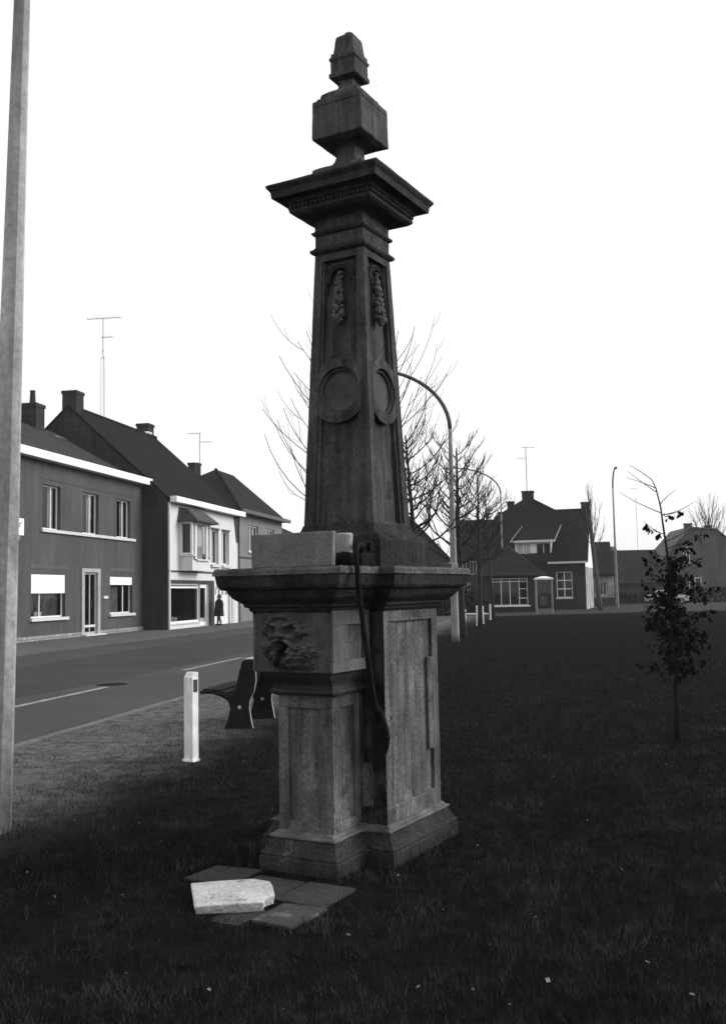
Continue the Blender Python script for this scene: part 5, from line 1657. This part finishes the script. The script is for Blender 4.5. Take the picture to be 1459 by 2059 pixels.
def vnoise(x, y, f, seed):
    r2 = np.random.RandomState(seed)
    tab = r2.rand(64, 64)
    xf, yf = x * f, y * f
    xi, yi = np.floor(xf).astype(int), np.floor(yf).astype(int)
    tx, ty = xf - xi, yf - yi
    tx, ty = tx * tx * (3 - 2 * tx), ty * ty * (3 - 2 * ty)
    g_ = lambda a, b: tab[a % 64, b % 64]
    return (g_(xi, yi) * (1 - tx) + g_(xi + 1, yi) * tx) * (1 - ty) + (g_(xi, yi + 1) * (1 - tx) + g_(xi + 1, yi + 1) * tx) * ty


pn = 0.6 * vnoise(gx, gy, 1.1, 1) + 0.4 * vnoise(gx, gy, 3.7, 2)
wear = np.clip((across + 1.5 * pn - 4.0) / 1.8, 0, 1) * np.clip((30 - (gx * UX + gy * UY)) / 12, 0.2, 1)
ok &= rs.rand(NB) > wear * np.clip(1.3 - 0.95 * vnoise(gx, gy, 4.3, 9), 0.5, 0.97)
ok &= rs.rand(NB) < 0.35 + 0.9 * pn
gx, gy, dist, pn, wear = gx[ok], gy[ok], dist[ok], pn[ok], wear[ok]
n_ = len(gx)
hh = (0.022 + 0.035 * rs.rand(n_) ** 1.5) * (0.6 + 0.8 * pn) * (1 - 0.55 * wear) * np.clip((46 - dist) / 36, 0.05, 1)
lx, ly = lx[ok], ly[ok]
foot = np.zeros(n_, bool)
for (fx, fy, fr_) in ((-2.731, 7.35, 0.30), (-1.811, 10.284, 0.13), (3.41, 11.0, 0.16)):
    foot |= (gx - fx) ** 2 + (gy - fy) ** 2 < fr_ ** 2
hh = np.where(foot, hh * 2.2, hh)
rim = (np.abs(lx) < 0.60) & (ly < 0.60) & (ly > -0.98)
hh = np.where(rim, hh * (1.4 + 0.9 * rs.rand(n_)), hh)
wd = np.maximum(0.0022, dist * 0.00042) * (0.7 + 0.6 * rs.rand(n_))
yaw = rs.uniform(0, PI, n_)
ta = rs.uniform(0, 2 * PI, n_)
tl = hh * rs.uniform(0.1, 0.9, n_)
v = np.zeros((n_, 3, 3), np.float32)
v[:, 0] = np.stack([gx - np.cos(yaw) * wd, gy - np.sin(yaw) * wd, np.full(n_, -0.004)], -1)
v[:, 1] = np.stack([gx + np.cos(yaw) * wd, gy + np.sin(yaw) * wd, np.full(n_, -0.004)], -1)
v[:, 2] = np.stack([gx + np.cos(ta) * tl, gy + np.sin(ta) * tl, hh], -1)
me = bpy.data.meshes.new('lawn_grass')
me.vertices.add(n_ * 3)
me.vertices.foreach_set('co', v.reshape(-1))
me.loops.add(n_ * 3)
me.loops.foreach_set('vertex_index', np.arange(n_ * 3, dtype=np.int32))
me.polygons.add(n_)
me.polygons.foreach_set('loop_start', np.arange(0, n_ * 3, 3, dtype=np.int32))
me.update(calc_edges=True)
me.materials.append(mat('grass_blade', 0.024, 0.45, 0.9, 0.9, 0, fine=0.65, spec=0.02, pale=(2.6, 0.50, 2.0)))
go = bpy.data.objects.new('lawn_grass', me)
COL.objects.link(go)
tag(go, 'short dark grass of the village green', 'grass', kind='stuff')

# dry straw blades among the green
nd = 7000
dd = 2.8 * np.exp(rs.rand(nd) * math.log(20 / 2.8))
da = rs.uniform(R(-34), R(34), nd)
dxx, dyy = dd * np.sin(da), dd * np.cos(da)
dl = (dxx - PC.x) * math.cos(TH) - (dyy - PC.y) * math.sin(TH)
dm_ = (dxx - PC.x) * math.sin(TH) + (dyy - PC.y) * math.cos(TH)
keep = (-dxx * UY + dyy * UX < 5.8) & ~((np.abs(dl) < 0.6) & (dm_ > -1.75) & (dm_ < 0.55)) & (rs.rand(nd) < 0.15 + 1.1 * vnoise(dxx, dyy, 1.6, 5) ** 2)
dxx, dyy, dd = dxx[keep], dyy[keep], dd[keep]
nd = len(dd)
dh = rs.uniform(0.015, 0.06, nd)
dt_ = rs.uniform(0, 2 * PI, nd)
dr_ = rs.uniform(0.02, 0.07, nd)
dw = np.maximum(0.0016, dd * 0.0003)
dv = np.zeros((nd, 3, 3), np.float32)
dv[:, 0] = np.stack([dxx - np.sin(dt_) * dw, dyy + np.cos(dt_) * dw, np.zeros(nd)], -1)
dv[:, 1] = np.stack([dxx + np.sin(dt_) * dw, dyy - np.cos(dt_) * dw, np.zeros(nd)], -1)
dv[:, 2] = np.stack([dxx + np.cos(dt_) * dr_, dyy + np.sin(dt_) * dr_, dh], -1)
dme = bpy.data.meshes.new('dry_grass')
dme.from_pydata(dv.reshape(-1, 3).tolist(), [], np.arange(nd * 3).reshape(-1, 3).tolist())
dme.materials.append(mat('straw', 0.055, 0.5, 6, 0.9, 0, spec=0.02))
dgo = bpy.data.objects.new('dry_grass', dme)
COL.objects.link(dgo)
tag(dgo, 'dry pale grass blades scattered through the lawn', 'grass', kind='stuff')

# pale fallen leaves and scraps on the lawn
fl = [(245, 1800), (325, 1658), (280, 1655), (610, 1455), (487, 1609), (326, 1692), (55, 1754), (30, 1752), (110, 1803), (255, 1958), (1100, 1972), (985, 1900), (1075, 1845), (890, 1830), (1048, 1587), (1112, 1562), (1338, 1537), (1090, 1503), (1230, 1507),
      (1300, 1935), (1450, 1660), (640, 1380 + 330), (700, 1880), (800, 1760), (840, 1985), (1024, 2020), (490, 1530), (505, 1528), (150, 1650), (1180, 1650), (950, 1990), (420, 1990), (570, 2030), (1390, 2000), (1250, 1750), (960, 1700)]
tl_ = None
rl = random.Random(8)
lfm = mat('pale_leaf', 0.16, 0.3, 20, 0.8, 0.1)
for (px_, py_) in fl:
    d = fw + rt * ((px_ - 729.5) / 1975.27) + up * ((1029.5 - py_) / 1975.27)
    if d.z >= -0.01:
        continue
    t = (0.03 - EYE) / d.z
    q = Vector((0, 0, EYE)) + d * t
    if q.y > 14:
        continue
    s_ = rl.uniform(0.006, 0.014) * (1.7 if (px_, py_) == (1100, 1972) else 1.0)
    b = MB()
    ww = s_ * rl.uniform(0.35, 0.7)
    b.add([(-s_, 0, 0), (-s_ * 0.2, ww, 0.006), (s_ * 0.7, ww * 0.7, 0.002), (s_, 0, 0.008), (s_ * 0.6, -ww * 0.8, 0.0), (-s_ * 0.3, -ww, 0.004), (0, 0, 0.004)], [(0, 6, 1), (1, 6, 2), (2, 6, 3), (3, 6, 4), (4, 6, 5), (5, 6, 0)])
    o_ = b.build('fallen_leaf', lfm)
    o_.location = q
    o_.rotation_euler = (rl.uniform(-0.5, 0.5), rl.uniform(-0.5, 0.5), rl.uniform(0, 6.3))
    tag(o_, 'tiny pale fallen leaf lying on the dark lawn', 'leaf', 'pale fallen leaves scattered on the lawn')

# ------------------------------------------------------------------ thin winter haze
hz = MB().box(-920, 920, -320, 1520, -1.0, 18.5).build('haze', None)
hm = bpy.data.materials.new('haze_air')
hm.use_nodes = True
hm.node_tree.nodes.clear()
ho = hm.node_tree.nodes.new('ShaderNodeOutputMaterial')
hv = hm.node_tree.nodes.new('ShaderNodeVolumePrincipled')
hv.inputs['Color'].default_value = (0.9, 0.9, 0.9, 1)
hv.inputs['Density'].default_value = 0.0004
hm.node_tree.links.new(hv.outputs[0], ho.inputs['Volume'])
hz.data.materials.append(hm)
tag(hz, 'thin pale winter haze over the village green', 'haze', kind='stuff')
